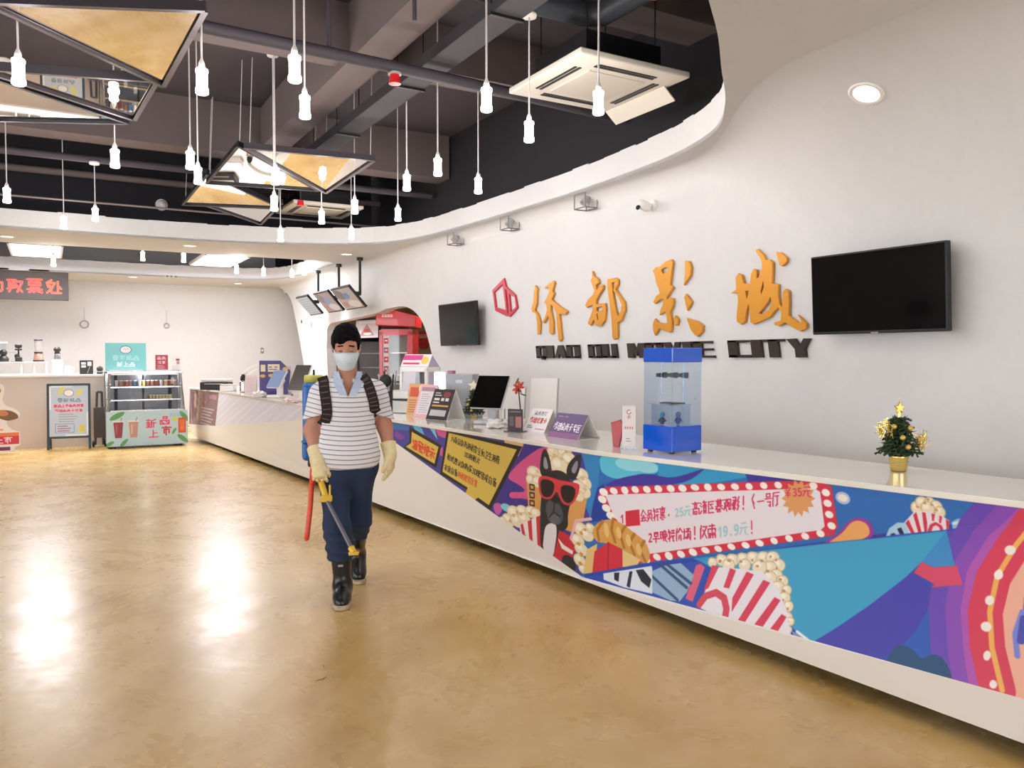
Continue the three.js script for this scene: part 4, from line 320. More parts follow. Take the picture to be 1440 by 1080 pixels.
{
  const gold = mat('#d9952a', 0.35, 0.25), red = mat('#c4203c', 0.4), blk = mat('#2a1d1b', 0.35);
  const names = { qiao: 'first gold brush-written character, left end of the wall title', du: 'second gold brush-written character of the wall title', ying: 'third gold brush-written character of the wall title, with three separate strokes', cheng: 'largest gold brush-written character at the right end of the wall title' };
  for (const k of Object.keys(names)) { const g = onWall(CALLI[k], 0.02); g.translate(WX - 0.028, 0, 0); tag(mesh('wall_character', g, gold), names[k], 'lettering', 'gold wall characters'); }
  const lg = onWall(CALLI.logo, 0.015); lg.translate(WX - 0.022, 0, 0); tag(mesh('wall_emblem', lg, red), 'red outlined angular emblem left of the gold characters', 'emblem');
  const GL = { Q: [[0, 0, 0.36, 1], [0.66, 0, 1, 1], [0, 0, 1, 0.13], [0, 0.87, 1, 1], [0.5, -0.12, 0.75, 0.2]], I: [[0, 0, 1, 1]], A: null, O: [[0, 0, 0.36, 1], [0.64, 0, 1, 1], [0, 0, 1, 0.12], [0, 0.88, 1, 1]], D: [[0, 0, 0.38, 1], [0.66, 0, 1, 1], [0, 0, 1, 0.12], [0, 0.88, 1, 1]], U: [[0, 0, 0.38, 1], [0.66, 0, 1, 1], [0, 0, 1, 0.13]], M: null, V: null, E: [[0, 0, 0.42, 1], [0, 0, 1, 0.1], [0, 0.45, 0.95, 0.55], [0, 0.9, 0.95, 1]], C: [[0, 0, 0.42, 1], [0, 0, 1, 0.12], [0, 0.9, 0.92, 1]], T: [[0.28, 0, 0.72, 1], [0, 0.9, 1, 1]], Y: null };
  const PO = { A: [[0, 0, 0.36, 1, 0.72, 1, 1, 0, 0.62, 0, 0.6, 0.25, 0.36, 0.25, 0.32, 0]], M: [[0, 0, 0, 1, 0.36, 1, 0.5, 0.5, 0.66, 1, 1, 1, 1, 0, 0.66, 0, 0.66, 0.55, 0.56, 0.15, 0.42, 0.15, 0.34, 0.55, 0.34, 0]], V: [[0, 1, 0.38, 1, 0.55, 0.4, 0.72, 1, 1, 1, 0.7, 0, 0.38, 0]], Y: [[0, 1, 0.38, 1, 0.54, 0.62, 0.74, 1, 1, 1, 0.74, 0.45, 0.74, 0, 0.32, 0, 0.32, 0.45]] };
  const order = ['first', 'second', 'third', 'fourth', 'fifth'];
  for (const [word, ls] of [['QIAO', [[-7.381, -7.18], [-7.166, -7.051], [-7.021, -6.806], [-6.793, -6.571]]], ['DU', [[-6.414, -6.21], [-6.181, -5.963]]], ['MOVIE', [[-5.797, -5.555], [-5.53, -5.32], [-5.3, -5.09], [-5.06, -4.96], [-4.93, -4.707]]], ['CITY', [[-4.544, -4.319], [-4.308, -4.21], [-4.195, -3.997], [-3.967, -3.765]]]]) [...word].forEach((ch, i) => {
    const [a, b] = ls[i], y0 = 1.474 + (a + 7.4) * 0.0045, h = 0.128, sl = 0.022, gs = [];
    const polys = PO[ch] ?? GL[ch].map(([p, q, r, s]) => [p, q, r, q, r, s, p, s]);
    const parts = polys.map((p) => { const o = []; for (let k = 0; k < p.length; k += 2) o.push((a + (b - a) * p[k] - sl * p[k + 1] + sl / 2) * 1000, (y0 + h * p[k + 1]) * 1000); return [o]; });
    const g = onWall(parts, 0.02); g.translate(WX - 0.026, 0, 0); tag(mesh('wall_letter', g, blk), 'black capital letter ' + ch + ', ' + order[i] + ' of the word ' + word + ' under the gold characters', 'letter', 'black wall letters');
  });
}
function tv(z0, z1, y0, y1, label, lean) {
  const t = thing('television', label, 'television', [WX - 0.13, (y0 + y1) / 2, (z0 + z1) / 2]), w = z1 - z0, h = y1 - y0; const s = new THREE.Group(); s.name = 'display'; t.add(s); s.rotation.z = lean;
  mesh('bezel', rbox(0.045, h, w, 0.008), M.black, s); mesh('screen', box(0.004, h - 0.03, w - 0.024, -0.0232, 0.004, 0), M.screen, s); mesh('logo_chin', box(0.006, 0.008, 0.05, -0.023, -h / 2 + 0.004, 0), M.steel, s);
  mesh('wall_bracket', merge(box(0.1, 0.16, 0.24, 0.07, 0, 0), box(0.02, 0.3, 0.4, 0.12, 0, 0)), M.black, t);
}
tv(-3.66, -2.72, 1.64, 2.16, 'larger black wall television at the right, beyond the word CITY', 0.06);
tv(-9.6, -8.55, 1.625, 2.165, 'smaller looking black wall television left of the red emblem', 0.06);
{
  const c = thing('security_camera', 'small white security camera on the wall above the gold characters', 'camera', [WX, 2.81, -5.47]); mesh('mount', cyl(0.05, 0.05, 0.03).rotateZ(Math.PI / 2).translate(-0.015, 0, 0), M.white, c); mesh('arm', rod([-0.02, 0, 0], [-0.09, -0.01, 0], 0.016), M.white, c); mesh('housing', new THREE.CapsuleGeometry(0.042, 0.06, 6, 14).rotateZ(Math.PI / 2 - 0.3).translate(-0.11, -0.01, 0), M.white, c); mesh('lens', cyl(0.022, 0.022, 0.012).rotateZ(Math.PI / 2 - 0.3).translate(-0.178, -0.03, 0), M.black, c);
  const c2 = thing('security_camera', 'small white security camera low at the wall end under the menu screens', 'camera', [WX, 2.2, -16.0]); mesh('mount', cyl(0.05, 0.05, 0.03).rotateZ(Math.PI / 2).translate(-0.015, 0, 0), M.white, c2); mesh('housing', rbox(0.16, 0.09, 0.09, 0.02, -0.13, -0.02, 0), M.white, c2); mesh('arm', rod([-0.02, 0, 0], [-0.09, -0.02, 0], 0.014), M.white, c2); mesh('lens', cyl(0.03, 0.03, 0.012).rotateZ(Math.PI / 2).translate(-0.215, -0.02, 0), M.black, c2);
  for (const [z, l] of [[-6.36, 'wire-caged wall spotlight under the band, nearest the security camera'], [-7.83, 'wire-caged wall spotlight under the band, middle one of three'], [-9.22, 'wire-caged wall spotlight under the band, farthest one of three']]) {
    const t = thing('wall_spotlight', l, 'spotlight', [4.5, 2.985, z], 0, 'wall spotlights under the white band'); const wire = mat('#7e7a7c', 0.4, 0.7);
    mesh('cage', merge(...[-0.07, 0.07].flatMap((y) => [-0.07, 0.07].map((x) => rod([x, y, -0.09], [x, y, 0.09], 0.006))), ...[-0.09, 0.09].flatMap((q) => [-0.07, 0.07].flatMap((s) => [rod([s, -0.07, q], [s, 0.07, q], 0.006), rod([-0.07, s, q], [0.07, s, q], 0.006)]))), wire, t); mesh('lamp_head', lathe([[0.001, 0.05], [0.03, 0.05], [0.05, -0.03], [0.042, -0.03], [0.001, -0.01]], 16).rotateZ(-0.5), M.grey, t); mesh('stem', rod([0, 0.04, 0], [0, 0.065, 0], 0.012), wire, t);
  }
}
// ---------- hanging menu screens ----------
{
  const pic = (k) => canvasTex(128, 96, (g) => { g.fillStyle = ['#c9cbce', '#b08a80', '#b9a092'][k]; g.fillRect(0, 0, 128, 96); if (!k) { g.fillStyle = '#b4b7bb'; for (let i = 0; i < 7; i++) g.fillRect(8, 10 + i * 12, 110, 5); return; } g.fillStyle = k === 1 ? '#8c6a6c' : '#6a4a4c'; g.beginPath(); g.ellipse(30, 26, 34, 22, 0.4, 0, 7); g.fill(); g.fillStyle = k === 1 ? '#7f93b8' : '#2f6fb4'; g.beginPath(); g.ellipse(70, k === 1 ? 44 : 36, k === 1 ? 26 : 20, k === 1 ? 24 : 14, -0.3, 0, 7); g.fill(); g.fillStyle = '#e6d2c0'; g.beginPath(); g.ellipse(86, 76, 40, 18, 0.1, 0, 7); g.fill(); g.fillStyle = '#c47a52'; g.beginPath(); g.ellipse(24, 74, 20, 14, 0, 0, 7); g.fill(); });
  [[-15.06, -14.3, 'hanging menu screen showing a pale blank list, leftmost of three'], [-13.92, -13.08, 'hanging menu screen with a pinkish food picture, middle of three'], [-12.92, -12.0, 'hanging menu screen with a blue and cream picture, rightmost of three']].forEach(([z0, z1, l], k) => {
    const t = thing('menu_screen', l, 'screen', [4.17, 2.43, (z0 + z1) / 2], 0, 'menu screens on ceiling poles'), w = z1 - z0, d = new THREE.Group(); d.name = 'display'; t.add(d); d.rotation.z = 0.72;
    mesh('bezel', rbox(0.04, 0.44, w, 0.006), M.black, d); const tx = pic(k); mesh('picture', new THREE.PlaneGeometry(w - 0.05, 0.39).rotateY(-Math.PI / 2).translate(-0.0215, 0, 0), new THREE.MeshPhysicalMaterial({ color: '#111111', emissive: '#ffffff', emissiveMap: tx, emissiveIntensity: 1.3, roughness: 0.15 }), d);
    mesh('ceiling_pole', merge(cyl(0.022, 0.022, 0.55, 0.1, 0.33, w * 0.3), cyl(0.05, 0.05, 0.05, 0.1, 0.595, w * 0.3), box(0.1, 0.06, 0.06, 0.06, 0.05, w * 0.3)), M.black, t);
  });
}
// ---------- inside the hatch: fridges and signs ----------
{
  const red = mat('#d8283a', 0.3, 0, { clearcoat: 0.4 });
  const script = (w, h, bg, fg, s, slant) => canvasTex(w, h, (g) => { g.fillStyle = bg; g.fillRect(0, 0, w, h); g.lineCap = 'round'; g.strokeStyle = fg; g.lineWidth = h * 0.09; const n = s; for (let i = 0; i < n; i++) { const x = w * (0.12 + 0.78 * i / n), u = w * 0.7 / n; g.beginPath(); g.moveTo(x, h * 0.35); g.bezierCurveTo(x + u * 0.6, h * 0.2, x + u, h * 0.35, x + u * 0.8, h * 0.7); g.moveTo(x + u * 0.1, h * 0.48); g.lineTo(x + u * 0.1, h * 0.68); g.lineTo(x + u * 0.55, h * 0.66); g.lineTo(x + u * 0.5, h * 0.47); g.lineTo(x + u * 0.1, h * 0.48); g.stroke(); } });
  const f = thing('drinks_fridge', 'tall red drinks fridge with a glass door and overhanging red header', 'fridge', [4.98, 0, -12.45], 0.98); f.scale.y = 1.01;
  mesh('cabinet', merge(box(0.5, 1.85, 0.03, 0.27, 0.98, -0.265), box(0.5, 1.85, 0.03, 0.27, 0.98, 0.265), box(0.03, 1.85, 0.52, 0.51, 0.98, 0), box(0.5, 0.1, 0.56, 0.27, 0.1, 0), box(0.5, 0.04, 0.52, 0.27, 1.9, 0)), red, f);
  mesh('header', (() => { const sh = new THREE.Shape(); sh.moveTo(-0.3, 0); sh.lineTo(0.34, -0.03); sh.lineTo(0.35, 0.12); sh.quadraticCurveTo(0.1, 0.21, -0.22, 0.25); sh.quadraticCurveTo(-0.3, 0.25, -0.3, 0.18); sh.closePath(); return new THREE.ExtrudeGeometry(sh, { depth: 0.5, bevelEnabled: true, bevelSize: 0.012, bevelThickness: 0.012, bevelSegments: 2 }).rotateY(-Math.PI / 2).translate(0.4, 1.99, 0); })(), red, f); mesh('header_lettering', new THREE.PlaneGeometry(0.24, 0.1).rotateY(-Math.PI / 2).translate(-0.116, 2.13, -0.12), new THREE.MeshPhysicalMaterial({ map: script(256, 96, '#d8283a', '#f6eeee', 4), roughness: 0.35 }), f);
  const d = mesh('door_frame', merge(box(0.04, 1.72, 0.06, 0.0, 1.02, -0.25), box(0.04, 1.72, 0.09, 0.0, 1.02, 0.235), box(0.04, 0.08, 0.56, 0.0, 1.86, 0), box(0.04, 0.1, 0.56, 0.0, 0.2, 0)), red, f); mesh('pane', box(0.012, 1.56, 0.42, 0.0, 1.04, 0), M.glass, d); mesh('handle', rbox(0.03, 0.4, 0.03, 0.008, -0.035, 1.1, 0.235), M.white, d);
  mesh('side_print', new THREE.PlaneGeometry(0.1, 1.4).rotateY(-Math.PI / 2).translate(-0.009, 1.1, -0.165), new THREE.MeshPhysicalMaterial({ map: canvasTex(48, 512, (g) => { g.fillStyle = '#e8dfe2'; g.fillRect(0, 0, 48, 512); for (let i = 0; i < 9; i++) { g.fillStyle = i % 2 ? '#b24a78' : '#cf2c3e'; g.fillRect(6, 10 + i * 56, 36, 34); g.fillStyle = '#f4ecee'; g.fillRect(14, 22 + i * 56, 20, 8); } }), roughness: 0.4 }), f);
  for (let k = 0; k < 4; k++) mesh('shelf', box(0.42, 0.012, 0.48, 0.27, 0.45 + k * 0.36, 0), M.steel, f); mesh('liner', box(0.01, 1.7, 0.5, 0.485, 1.03, 0), mat('#c9d3c8', 0.5), f);
  const b = thing('black_cooler', 'dark framed upright cooler with a food picture on top, left of the red fridge', 'fridge', [5.0, 0, -13.85], 0.25);
  mesh('cabinet', merge(box(0.55, 2.1, 0.06, 0.3, 1.06, -0.4), box(0.55, 2.1, 0.1, 0.3, 1.06, 0.4), box(0.55, 0.06, 0.8, 0.3, 2.14, 0), box(0.04, 2.1, 0.8, 0.56, 1.06, 0), box(0.55, 0.2, 0.8, 0.3, 0.12, 0)), M.black, b); mesh('liner', box(0.02, 1.5, 0.7, 0.5, 1.02, 0), mat('#c4cac8', 0.4), b); mesh('pane', box(0.01, 1.5, 0.72, 0.04, 1.0, 0), M.glass, b);
  mesh('header_picture', box(0.05, 0.32, 0.7, 0.0, 1.98, 0), [M.black, new THREE.MeshPhysicalMaterial({ map: canvasTex(96, 96, (g) => { g.fillStyle = '#d6cfd4'; g.fillRect(0, 0, 96, 96); g.fillStyle = '#b9828a'; g.beginPath(); g.moveTo(48, 20); g.lineTo(80, 84); g.lineTo(16, 84); g.fill(); g.fillStyle = '#c8504e'; g.beginPath(); g.ellipse(48, 58, 14, 10, 0, 0, 7); g.fill(); g.fillStyle = '#ece6ea'; g.fillRect(10, 6, 76, 12); g.fillStyle = '#efe6dc'; g.beginPath(); g.ellipse(50, 74, 18, 7, 0, 0, 7); g.fill(); }), roughness: 0.4 }), M.black, M.black, M.black, M.black], b);
  for (let k = 0; k < 5; k++) mesh('shelf', box(0.4, 0.01, 0.7, 0.28, 0.5 + k * 0.26, 0), M.steel, b);
  const s = thing('round_sign', 'red rounded shield sign with white script on the store room wall', 'sign', [6.8, 1.86, -15.45]); s.scale.setScalar(0.62); mesh('plate', (() => { const sh = new THREE.Shape(); sh.moveTo(-0.5, 0.25); sh.lineTo(0.5, 0.25); sh.lineTo(0.5, -0.02); sh.quadraticCurveTo(0.45, -0.35, 0, -0.38); sh.quadraticCurveTo(-0.45, -0.35, -0.5, -0.02); sh.closePath(); return new THREE.ExtrudeGeometry(sh, { depth: 0.03, bevelEnabled: false }).rotateY(-Math.PI / 2); })(), red, s); mesh('script', new THREE.PlaneGeometry(0.86, 0.26).rotateY(-Math.PI / 2).translate(-0.033, 0.07, 0), new THREE.MeshPhysicalMaterial({ map: script(256, 80, '#d8283a', '#f6f0f0', 4), roughness: 0.4 }), s);
  const mc = thing('beverage_machine', 'beige drinks machine standing in the store room right of the red fridge', 'machine', [5.9, 0, -12.9], 0.7); mesh('body', rbox(0.6, 1.4, 0.7, 0.03, 0.3, 0.7, 0), mat('#b98d72', 0.5), mc); mesh('front_panel', rbox(0.02, 0.4, 0.6, 0.008, -0.01, 0.95, 0), mat('#c6a286', 0.4), mc); mesh('white_strip', box(0.012, 0.07, 0.62, -0.012, 1.28, 0), M.white, mc); mesh('top_hood', rbox(0.5, 0.05, 0.6, 0.02, 0.3, 1.42, 0), mat('#3c3434', 0.5), mc);
}
// ---------- things on the counter ----------
const TL = -Math.PI / 2;                                               // turned to face the customers (-x)
function board(w, h, th, draw, cw, ch, m) {                            // flat printed board, print on its +z face
  const side = m ?? M.white, pr = new THREE.MeshPhysicalMaterial({ map: canvasTex(cw, ch, draw), roughness: 0.4 }); return [new THREE.BoxGeometry(w, h, th), [side, side, side, side, pr, side]];
}
function tent(name, label, cat, x, z, turn, w, h, b, draw, cw = 192, ch = 128, m) {
  const t = thing(name, label, cat, [x, TOPY, z], turn), L = Math.hypot(h, b), a = Math.atan2(b, h);
  const [g, ms] = board(w, L, 0.004, draw, cw, ch, m), f = mesh('front_panel', g, ms, t); f.position.set(0, h / 2, b / 2); f.rotation.x = -a;
  const k = mesh('rear_panel', new THREE.BoxGeometry(w, L, 0.004), m ?? M.white, t); k.position.set(0, h / 2, -b / 2); k.rotation.x = a; mesh('foot_panel', box(w, 0.003, 2 * b, 0, 0.0015, 0), m ?? M.white, t); return t;
}
const lines = (g, x, y, w, n, dy, col, hgt = 4) => { g.fillStyle = col; for (let i = 0; i < n; i++) g.fillRect(x, y + i * dy, w * (0.7 + 0.3 * ((i * 37) % 10) / 10), hgt); };
// small Christmas trees
function needles(r0, r1, h, rows, per, seed) {
  const gs = []; for (let i = 0; i < rows; i++) { const v = i / (rows - 1), R = r0 + (r1 - r0) * v; for (let k = 0; k < per; k++) { const a = k / per * 6.283 + i * 0.7 + rnd() * 0.4, L = R * (0.8 + 0.4 * rnd()), y = v * h, dy = -L * 0.15 + (rnd() - 0.5) * 0.02; const c = new THREE.ConeGeometry(0.011, L, 5); c.translate(0, L / 2, 0); c.rotateZ(-Math.PI / 2 - dy * 3).rotateY(a); c.translate(0, y, 0); gs.push(c); for (let n = 0; n < 3; n++) { const q = new THREE.ConeGeometry(0.006, 0.05, 4); q.rotateZ(rnd() * 3 - 1.5).rotateX(rnd() * 3 - 1.5).translate(Math.cos(a) * L * (0.5 + n * 0.2), y, -Math.sin(a) * L * (0.5 + n * 0.2)); gs.push(q); } } } return merge(...gs);
}
const starGeo = (R, d = 0.012) => { const s = new THREE.Shape(); for (let i = 0; i < 10; i++) { const a = Math.PI / 2 + i * Math.PI / 5, r = i % 2 ? R * 0.42 : R; i ? s.lineTo(Math.cos(a) * r, Math.sin(a) * r) : s.moveTo(Math.cos(a) * r, Math.sin(a) * r); } s.closePath(); return new THREE.ExtrudeGeometry(s, { depth: d, bevelEnabled: true, bevelSize: 0.003, bevelThickness: 0.003, bevelSegments: 1 }).translate(0, 0, -d / 2); };
const goldM = mat('#d8b45c', 0.3, 0.7), leafM = mat('#2f4526', 0.8);
{
  const t = thing('christmas_tree', 'bushy little Christmas tree in a shiny gold pot on the near worktop', 'christmas tree', [3.628, TOPY, -2.45], -0.5);
  mesh('pot', lathe([[0.001, 0], [0.036, 0], [0.038, 0.01], [0.045, 0.07], [0.047, 0.078], [0.042, 0.078], [0.04, 0.07], [0.001, 0.068]], 24), mat('#e4cd84', 0.25, 0.85), t); mesh('pot_ribs', merge(...[0.02, 0.035, 0.05, 0.064].map((y) => new THREE.TorusGeometry(0.038 + y * 0.11, 0.002, 6, 24).rotateX(Math.PI / 2).translate(0, y, 0))), goldM, t);
  mesh('foliage', needles(0.095, 0.035, 0.165, 9, 15, 1).translate(0, 0.095, 0), leafM, t); mesh('trunk', cyl(0.006, 0.01, 0.2, 0, 0.16, 0), mat('#4a3422', 0.8), t);
  for (const [x, y, z] of [[0.02, 0.22, 0.07], [-0.025, 0.175, 0.085], [0.075, 0.16, 0.05], [-0.05, 0.225, 0.05], [0.09, 0.13, 0.03], [0.0, 0.13, 0.09]]) mesh('bauble', new THREE.SphereGeometry(0.013, 14, 10).translate(x, y, z), goldM, t);
  const tin = []; for (const [cx, cy, cz, n] of [[-0.085, 0.215, 0.03, 40], [0.1, 0.15, 0.02, 30]]) for (let i = 0; i < n; i++) { const b = box(0.05, 0.002, 0.004); b.rotateZ(rnd() * 6.3).rotateY(rnd() * 6.3).translate(cx + (rnd() - 0.5) * 0.06, cy + (rnd() - 0.5) * 0.07, cz + (rnd() - 0.5) * 0.05); tin.push(b); } mesh('gold_tinsel', merge(...tin), mat('#e6cf78', 0.25, 0.8), t);
  const s = mesh('star', starGeo(0.026, 0.008), mat('#b99c50', 0.3, 0.8), t); s.position.set(0, 0.315, 0); mesh('star_stem', merge(cyl(0.008, 0.012, 0.04, 0, 0.28, 0), new THREE.ConeGeometry(0.003, 0.03, 6).translate(0, 0.35, 0)), mat('#e4cd84', 0.25, 0.85), t);
  const q = thing('christmas_tree', 'slim little Christmas tree topped by a white star beside the black cash screen', 'christmas tree', [3.33, TOPY, -6.45], -0.5);
  mesh('foot', merge(box(0.05, 0.03, 0.05, 0, 0.015, 0), cyl(0.008, 0.01, 0.08, 0, 0.05, 0)), mat('#d6c27a', 0.4), q); mesh('foliage', needles(0.1, 0.02, 0.19, 9, 12, 2).translate(0, 0.06, 0), leafM, q); mesh('trunk', cyl(0.006, 0.009, 0.2, 0, 0.16, 0), mat('#4a3422', 0.8), q);
  for (const [x, y, z] of [[0.03, 0.17, 0.06], [-0.05, 0.13, 0.07], [0.07, 0.12, 0.05], [-0.02, 0.08, 0.1], [0.05, 0.16, 0.03], [-0.04, 0.17, 0.04]]) mesh('bauble', new THREE.SphereGeometry(0.012, 12, 8).translate(x, y, z), goldM, q); const b = []; for (let i = 0; i < 30; i++) { const k = box(0.04, 0.002, 0.004); k.rotateZ(rnd() * 6.3).rotateY(rnd() * 6.3).translate(0.04 + (rnd() - 0.5) * 0.1, 0.16 + (rnd() - 0.5) * 0.04, 0.06); b.push(k); } mesh('gold_tinsel', merge(...b), goldM, q); mesh('star', starGeo(0.05, 0.012), mat('#f2ecd8', 0.4), q).position.set(0, 0.3, 0.01);
}
{ // blue acrylic show case
  const t = thing('display_case', 'clear acrylic show case with bright blue base and top', 'display case', [3.215, TOPY, -3.645], 0.06); const blue = mat('#0f58d6', 0.12, 0, { clearcoat: 0.8 }), W = 0.235;
  mesh('base', rbox(W + 0.01, 0.15, W + 0.01, 0.006, 0, 0.085, 0), blue, t); mesh('top_cap', rbox(W + 0.01, 0.085, W + 0.01, 0.006, 0, 0.575, 0), blue, t); for (const [x, z] of [[-0.09, -0.09], [0.09, -0.09], [-0.09, 0.09], [0.09, 0.09]]) mesh('foot', cyl(0.015, 0.015, 0.012, x, 0.006, z), M.black, t);
  for (const [w, d, x, z] of [[W, 0.004, 0, W / 2], [W, 0.004, 0, -W / 2], [0.004, W, W / 2, 0], [0.004, W, -W / 2, 0]]) mesh('acrylic_side', box(w, 0.38, d, x, 0.345, z), M.acrylic, t);
  mesh('inner_shelf', box(0.2, 0.004, 0.2, 0, 0.285, 0), M.acrylic, t); for (const [x, z] of [[-0.09, 0], [0.09, 0], [0, 0.09]]) mesh('shelf_post', cyl(0.004, 0.004, 0.37, x, 0.345, z), M.acrylic, t);
  mesh('door_knob', new THREE.SphereGeometry(0.007, 10, 8).translate(0.06, 0.32, W / 2 + 0.008), M.steel, t);
  const sh = [[3.215, 0.455, -3.645, 'dark lettered plate near the top inside the acrylic show case', () => { const gs = []; for (let i = 0; i < 9; i++) gs.push(rbox(0.014, 0.022 + 0.006 * (i % 3), 0.024, 0.003, -0.0 + (i % 2) * 0.004, 0, -0.09 + i * 0.022)); gs.push(box(0.01, 0.012, 0.19, 0.01, 0, -0.005)); return merge(...gs).rotateY(0.5); }, '#222024']];
  for (const [x, y, z, l, g, c] of sh) { const k = tag(mesh('name_plate', g(), mat(c, 0.4)), l, 'plate'); k.position.set(x, TOPY + y, z); tag(mesh('plate_thread', merge(rod([x, TOPY + y + 0.01, z - 0.05], [x, TOPY + 0.535, z - 0.05], 0.001, 4), rod([x, TOPY + y + 0.01, z + 0.05], [x, TOPY + 0.535, z + 0.05], 0.001, 4)), M.cord), 'thin threads holding the dark plate inside the show case', 'thread'); }
  const toy = (x, z, c1, c2, l) => { const q = thing('toy_figure', l, 'toy', [x, TOPY + 0.16, z]); mesh('body', new THREE.CapsuleGeometry(0.015, 0.014, 4, 10).translate(0, 0.024, 0), mat(c1, 0.4), q); mesh('head', new THREE.SphereGeometry(0.018, 12, 10).translate(0, 0.06, 0), mat(c2, 0.4), q); mesh('arm', merge(new THREE.CapsuleGeometry(0.005, 0.02, 3, 6).rotateZ(0.7).translate(0.02, 0.03, 0), new THREE.CapsuleGeometry(0.005, 0.02, 3, 6).rotateZ(-0.7).translate(-0.02, 0.03, 0)), mat(c1, 0.4), q); };
  toy(3.15, -3.66, '#2b5a78', '#58c0d8', 'small teal figure in the show case, left one'); toy(3.24, -3.62, '#2a4f9c', '#5f86b8', 'small blue figure in the show case, right one');
  const lc = thing('display_crate', 'small clear box standing on the base inside the show case', 'box', [3.2, TOPY + 0.16, -3.64]); for (const [w, d, x, z] of [[0.16, 0.003, 0, 0.08], [0.16, 0.003, 0, -0.08], [0.003, 0.16, 0.08, 0], [0.003, 0.16, -0.08, 0]]) mesh('acrylic_side', box(w, 0.12, d, x, 0.06, z), M.acrylic, lc); mesh('acrylic_lid', box(0.165, 0.003, 0.165, 0, 0.1215, 0), M.acrylic, lc);
  const pl = thing('dark_slab', 'thin dark tray resting on the clear shelf in the show case', 'tray', [3.215, TOPY + 0.287, -3.645]); mesh('tray', rbox(0.09, 0.006, 0.13, 0.002, 0, 0.003, 0), mat('#4a4a4c', 0.4), pl);
}
{ // clear leaflet holder with red card
  const t = thing('leaflet_holder', 'clear upright holder with a narrow white leaflet beside the blue show case', 'leaflet holder', [3.06, TOPY, -3.86], TL + 0.75); mesh('holder', merge(box(0.09, 0.26, 0.003, 0, 0.135, 0), box(0.1, 0.003, 0.08, 0, 0.0015, 0)), M.acrylic, t);
  const [g, ms] = board(0.082, 0.255, 0.002, (c) => { c.fillStyle = '#e6dedc'; c.fillRect(0, 0, 64, 200); c.strokeStyle = '#a8424c'; c.lineWidth = 3; c.beginPath(); c.arc(32, 30, 10, 0, 5.4); c.moveTo(28, 46); c.lineTo(28, 64); c.moveTo(36, 46); c.lineTo(36, 60); c.stroke(); c.fillStyle = '#c88a80'; for (let i = 0; i < 4; i++) c.fillRect(12 + i * 11, 100, 7, 12); lines(c, 18, 156, 26, 2, 12, '#8a8688'); }, 64, 200), l = mesh('leaflet', g, ms, t); l.position.set(0, 0.138, 0.004); t.rotation.z = -0.0;
  const r = thing('red_pouch', 'small red folded card leaning behind the clear leaflet holder', 'card', [3.085, TOPY, -4.0], TL + 0.4); const rs = new THREE.Shape(); rs.moveTo(-0.03, 0); rs.lineTo(0.015, 0); rs.lineTo(0.045, 0.15); rs.lineTo(0.02, 0.17); rs.lineTo(-0.045, 0.15); rs.closePath(); mesh('card', new THREE.ExtrudeGeometry(rs, { depth: 0.012, bevelEnabled: false }), mat('#b8464e', 0.5), r); mesh('fold', new THREE.ExtrudeGeometry(rs, { depth: 0.003, bevelEnabled: false }).scale(0.92, 0.92, 1).translate(0.0, 0.004, 0.013), mat('#c75a60', 0.5), r);
}
tent('tent_card', 'purple tent card with white lettering, open white end towards the show case', 'tent card', 3.155, -4.6, TL + 0.1, 0.33, 0.165, 0.1, (g, w, h) => { g.fillStyle = '#5a3f78'; g.fillRect(0, 0, w, h); g.fillStyle = '#8a4f86'; g.fillRect(0, h * 0.78, w, h * 0.22); rectText(g, '办理会员卡专区', w * 0.06, h * 0.38, w * 0.88, h * 0.34, '#f2eef4', 0.14); g.fillStyle = '#b9a6c4'; g.fillRect(w * 0.08, h * 0.13, w * 0.16, 4); g.fillRect(w * 0.3, h * 0.13, w * 0.1, 4); }, 320, 190);
tent('tent_card', 'white tent card with red and grey lettering, left of the purple one', 'tent card', 3.21, -5.08, TL + 0.1, 0.25, 0.17, 0.09, (g, w, h) => { g.fillStyle = '#eae6e8'; g.fillRect(0, 0, w, h); rectText(g, '会员特价', w * 0.2, h * 0.1, w * 0.6, h * 0.2, '#77757c', 0.12); rectText(g, '办理优惠卡', w * 0.08, h * 0.38, w * 0.84, h * 0.24, '#c8453c', 0.17); lines(g, w * 0.08, h * 0.72, w * 0.3, 2, 14, '#85848a', 8); g.fillStyle = '#c86a64'; g.fillRect(w * 0.5, h * 0.84, w * 0.44, 6); }, 256, 180);
{ const t = thing('payment_stand', 'small dark upright payment stand with a pink square, before the tent cards', 'sign stand', [3.02, TOPY, -5.17], TL + 0.55); const [g, ms] = board(0.125, 0.165, 0.008, (c, w, h) => { c.fillStyle = '#3a3034'; c.fillRect(0, 0, w, h); c.fillStyle = '#b0716c'; c.fillRect(w * 0.52, h * 0.34, w * 0.4, h * 0.5); c.fillStyle = '#8d8084'; c.fillRect(w * 0.12, h * 0.1, w * 0.76, 8); c.fillStyle = '#655a5e'; c.fillRect(w * 0.12, h * 0.34, w * 0.28, h * 0.44); }, 128, 170, M.black); mesh('panel', g, ms, t).position.set(0, 0.088, 0); mesh('base_plate', rbox(0.15, 0.006, 0.1, 0.002, 0, 0.003, 0), mat('#55555a', 0.3, 0.5), t); }
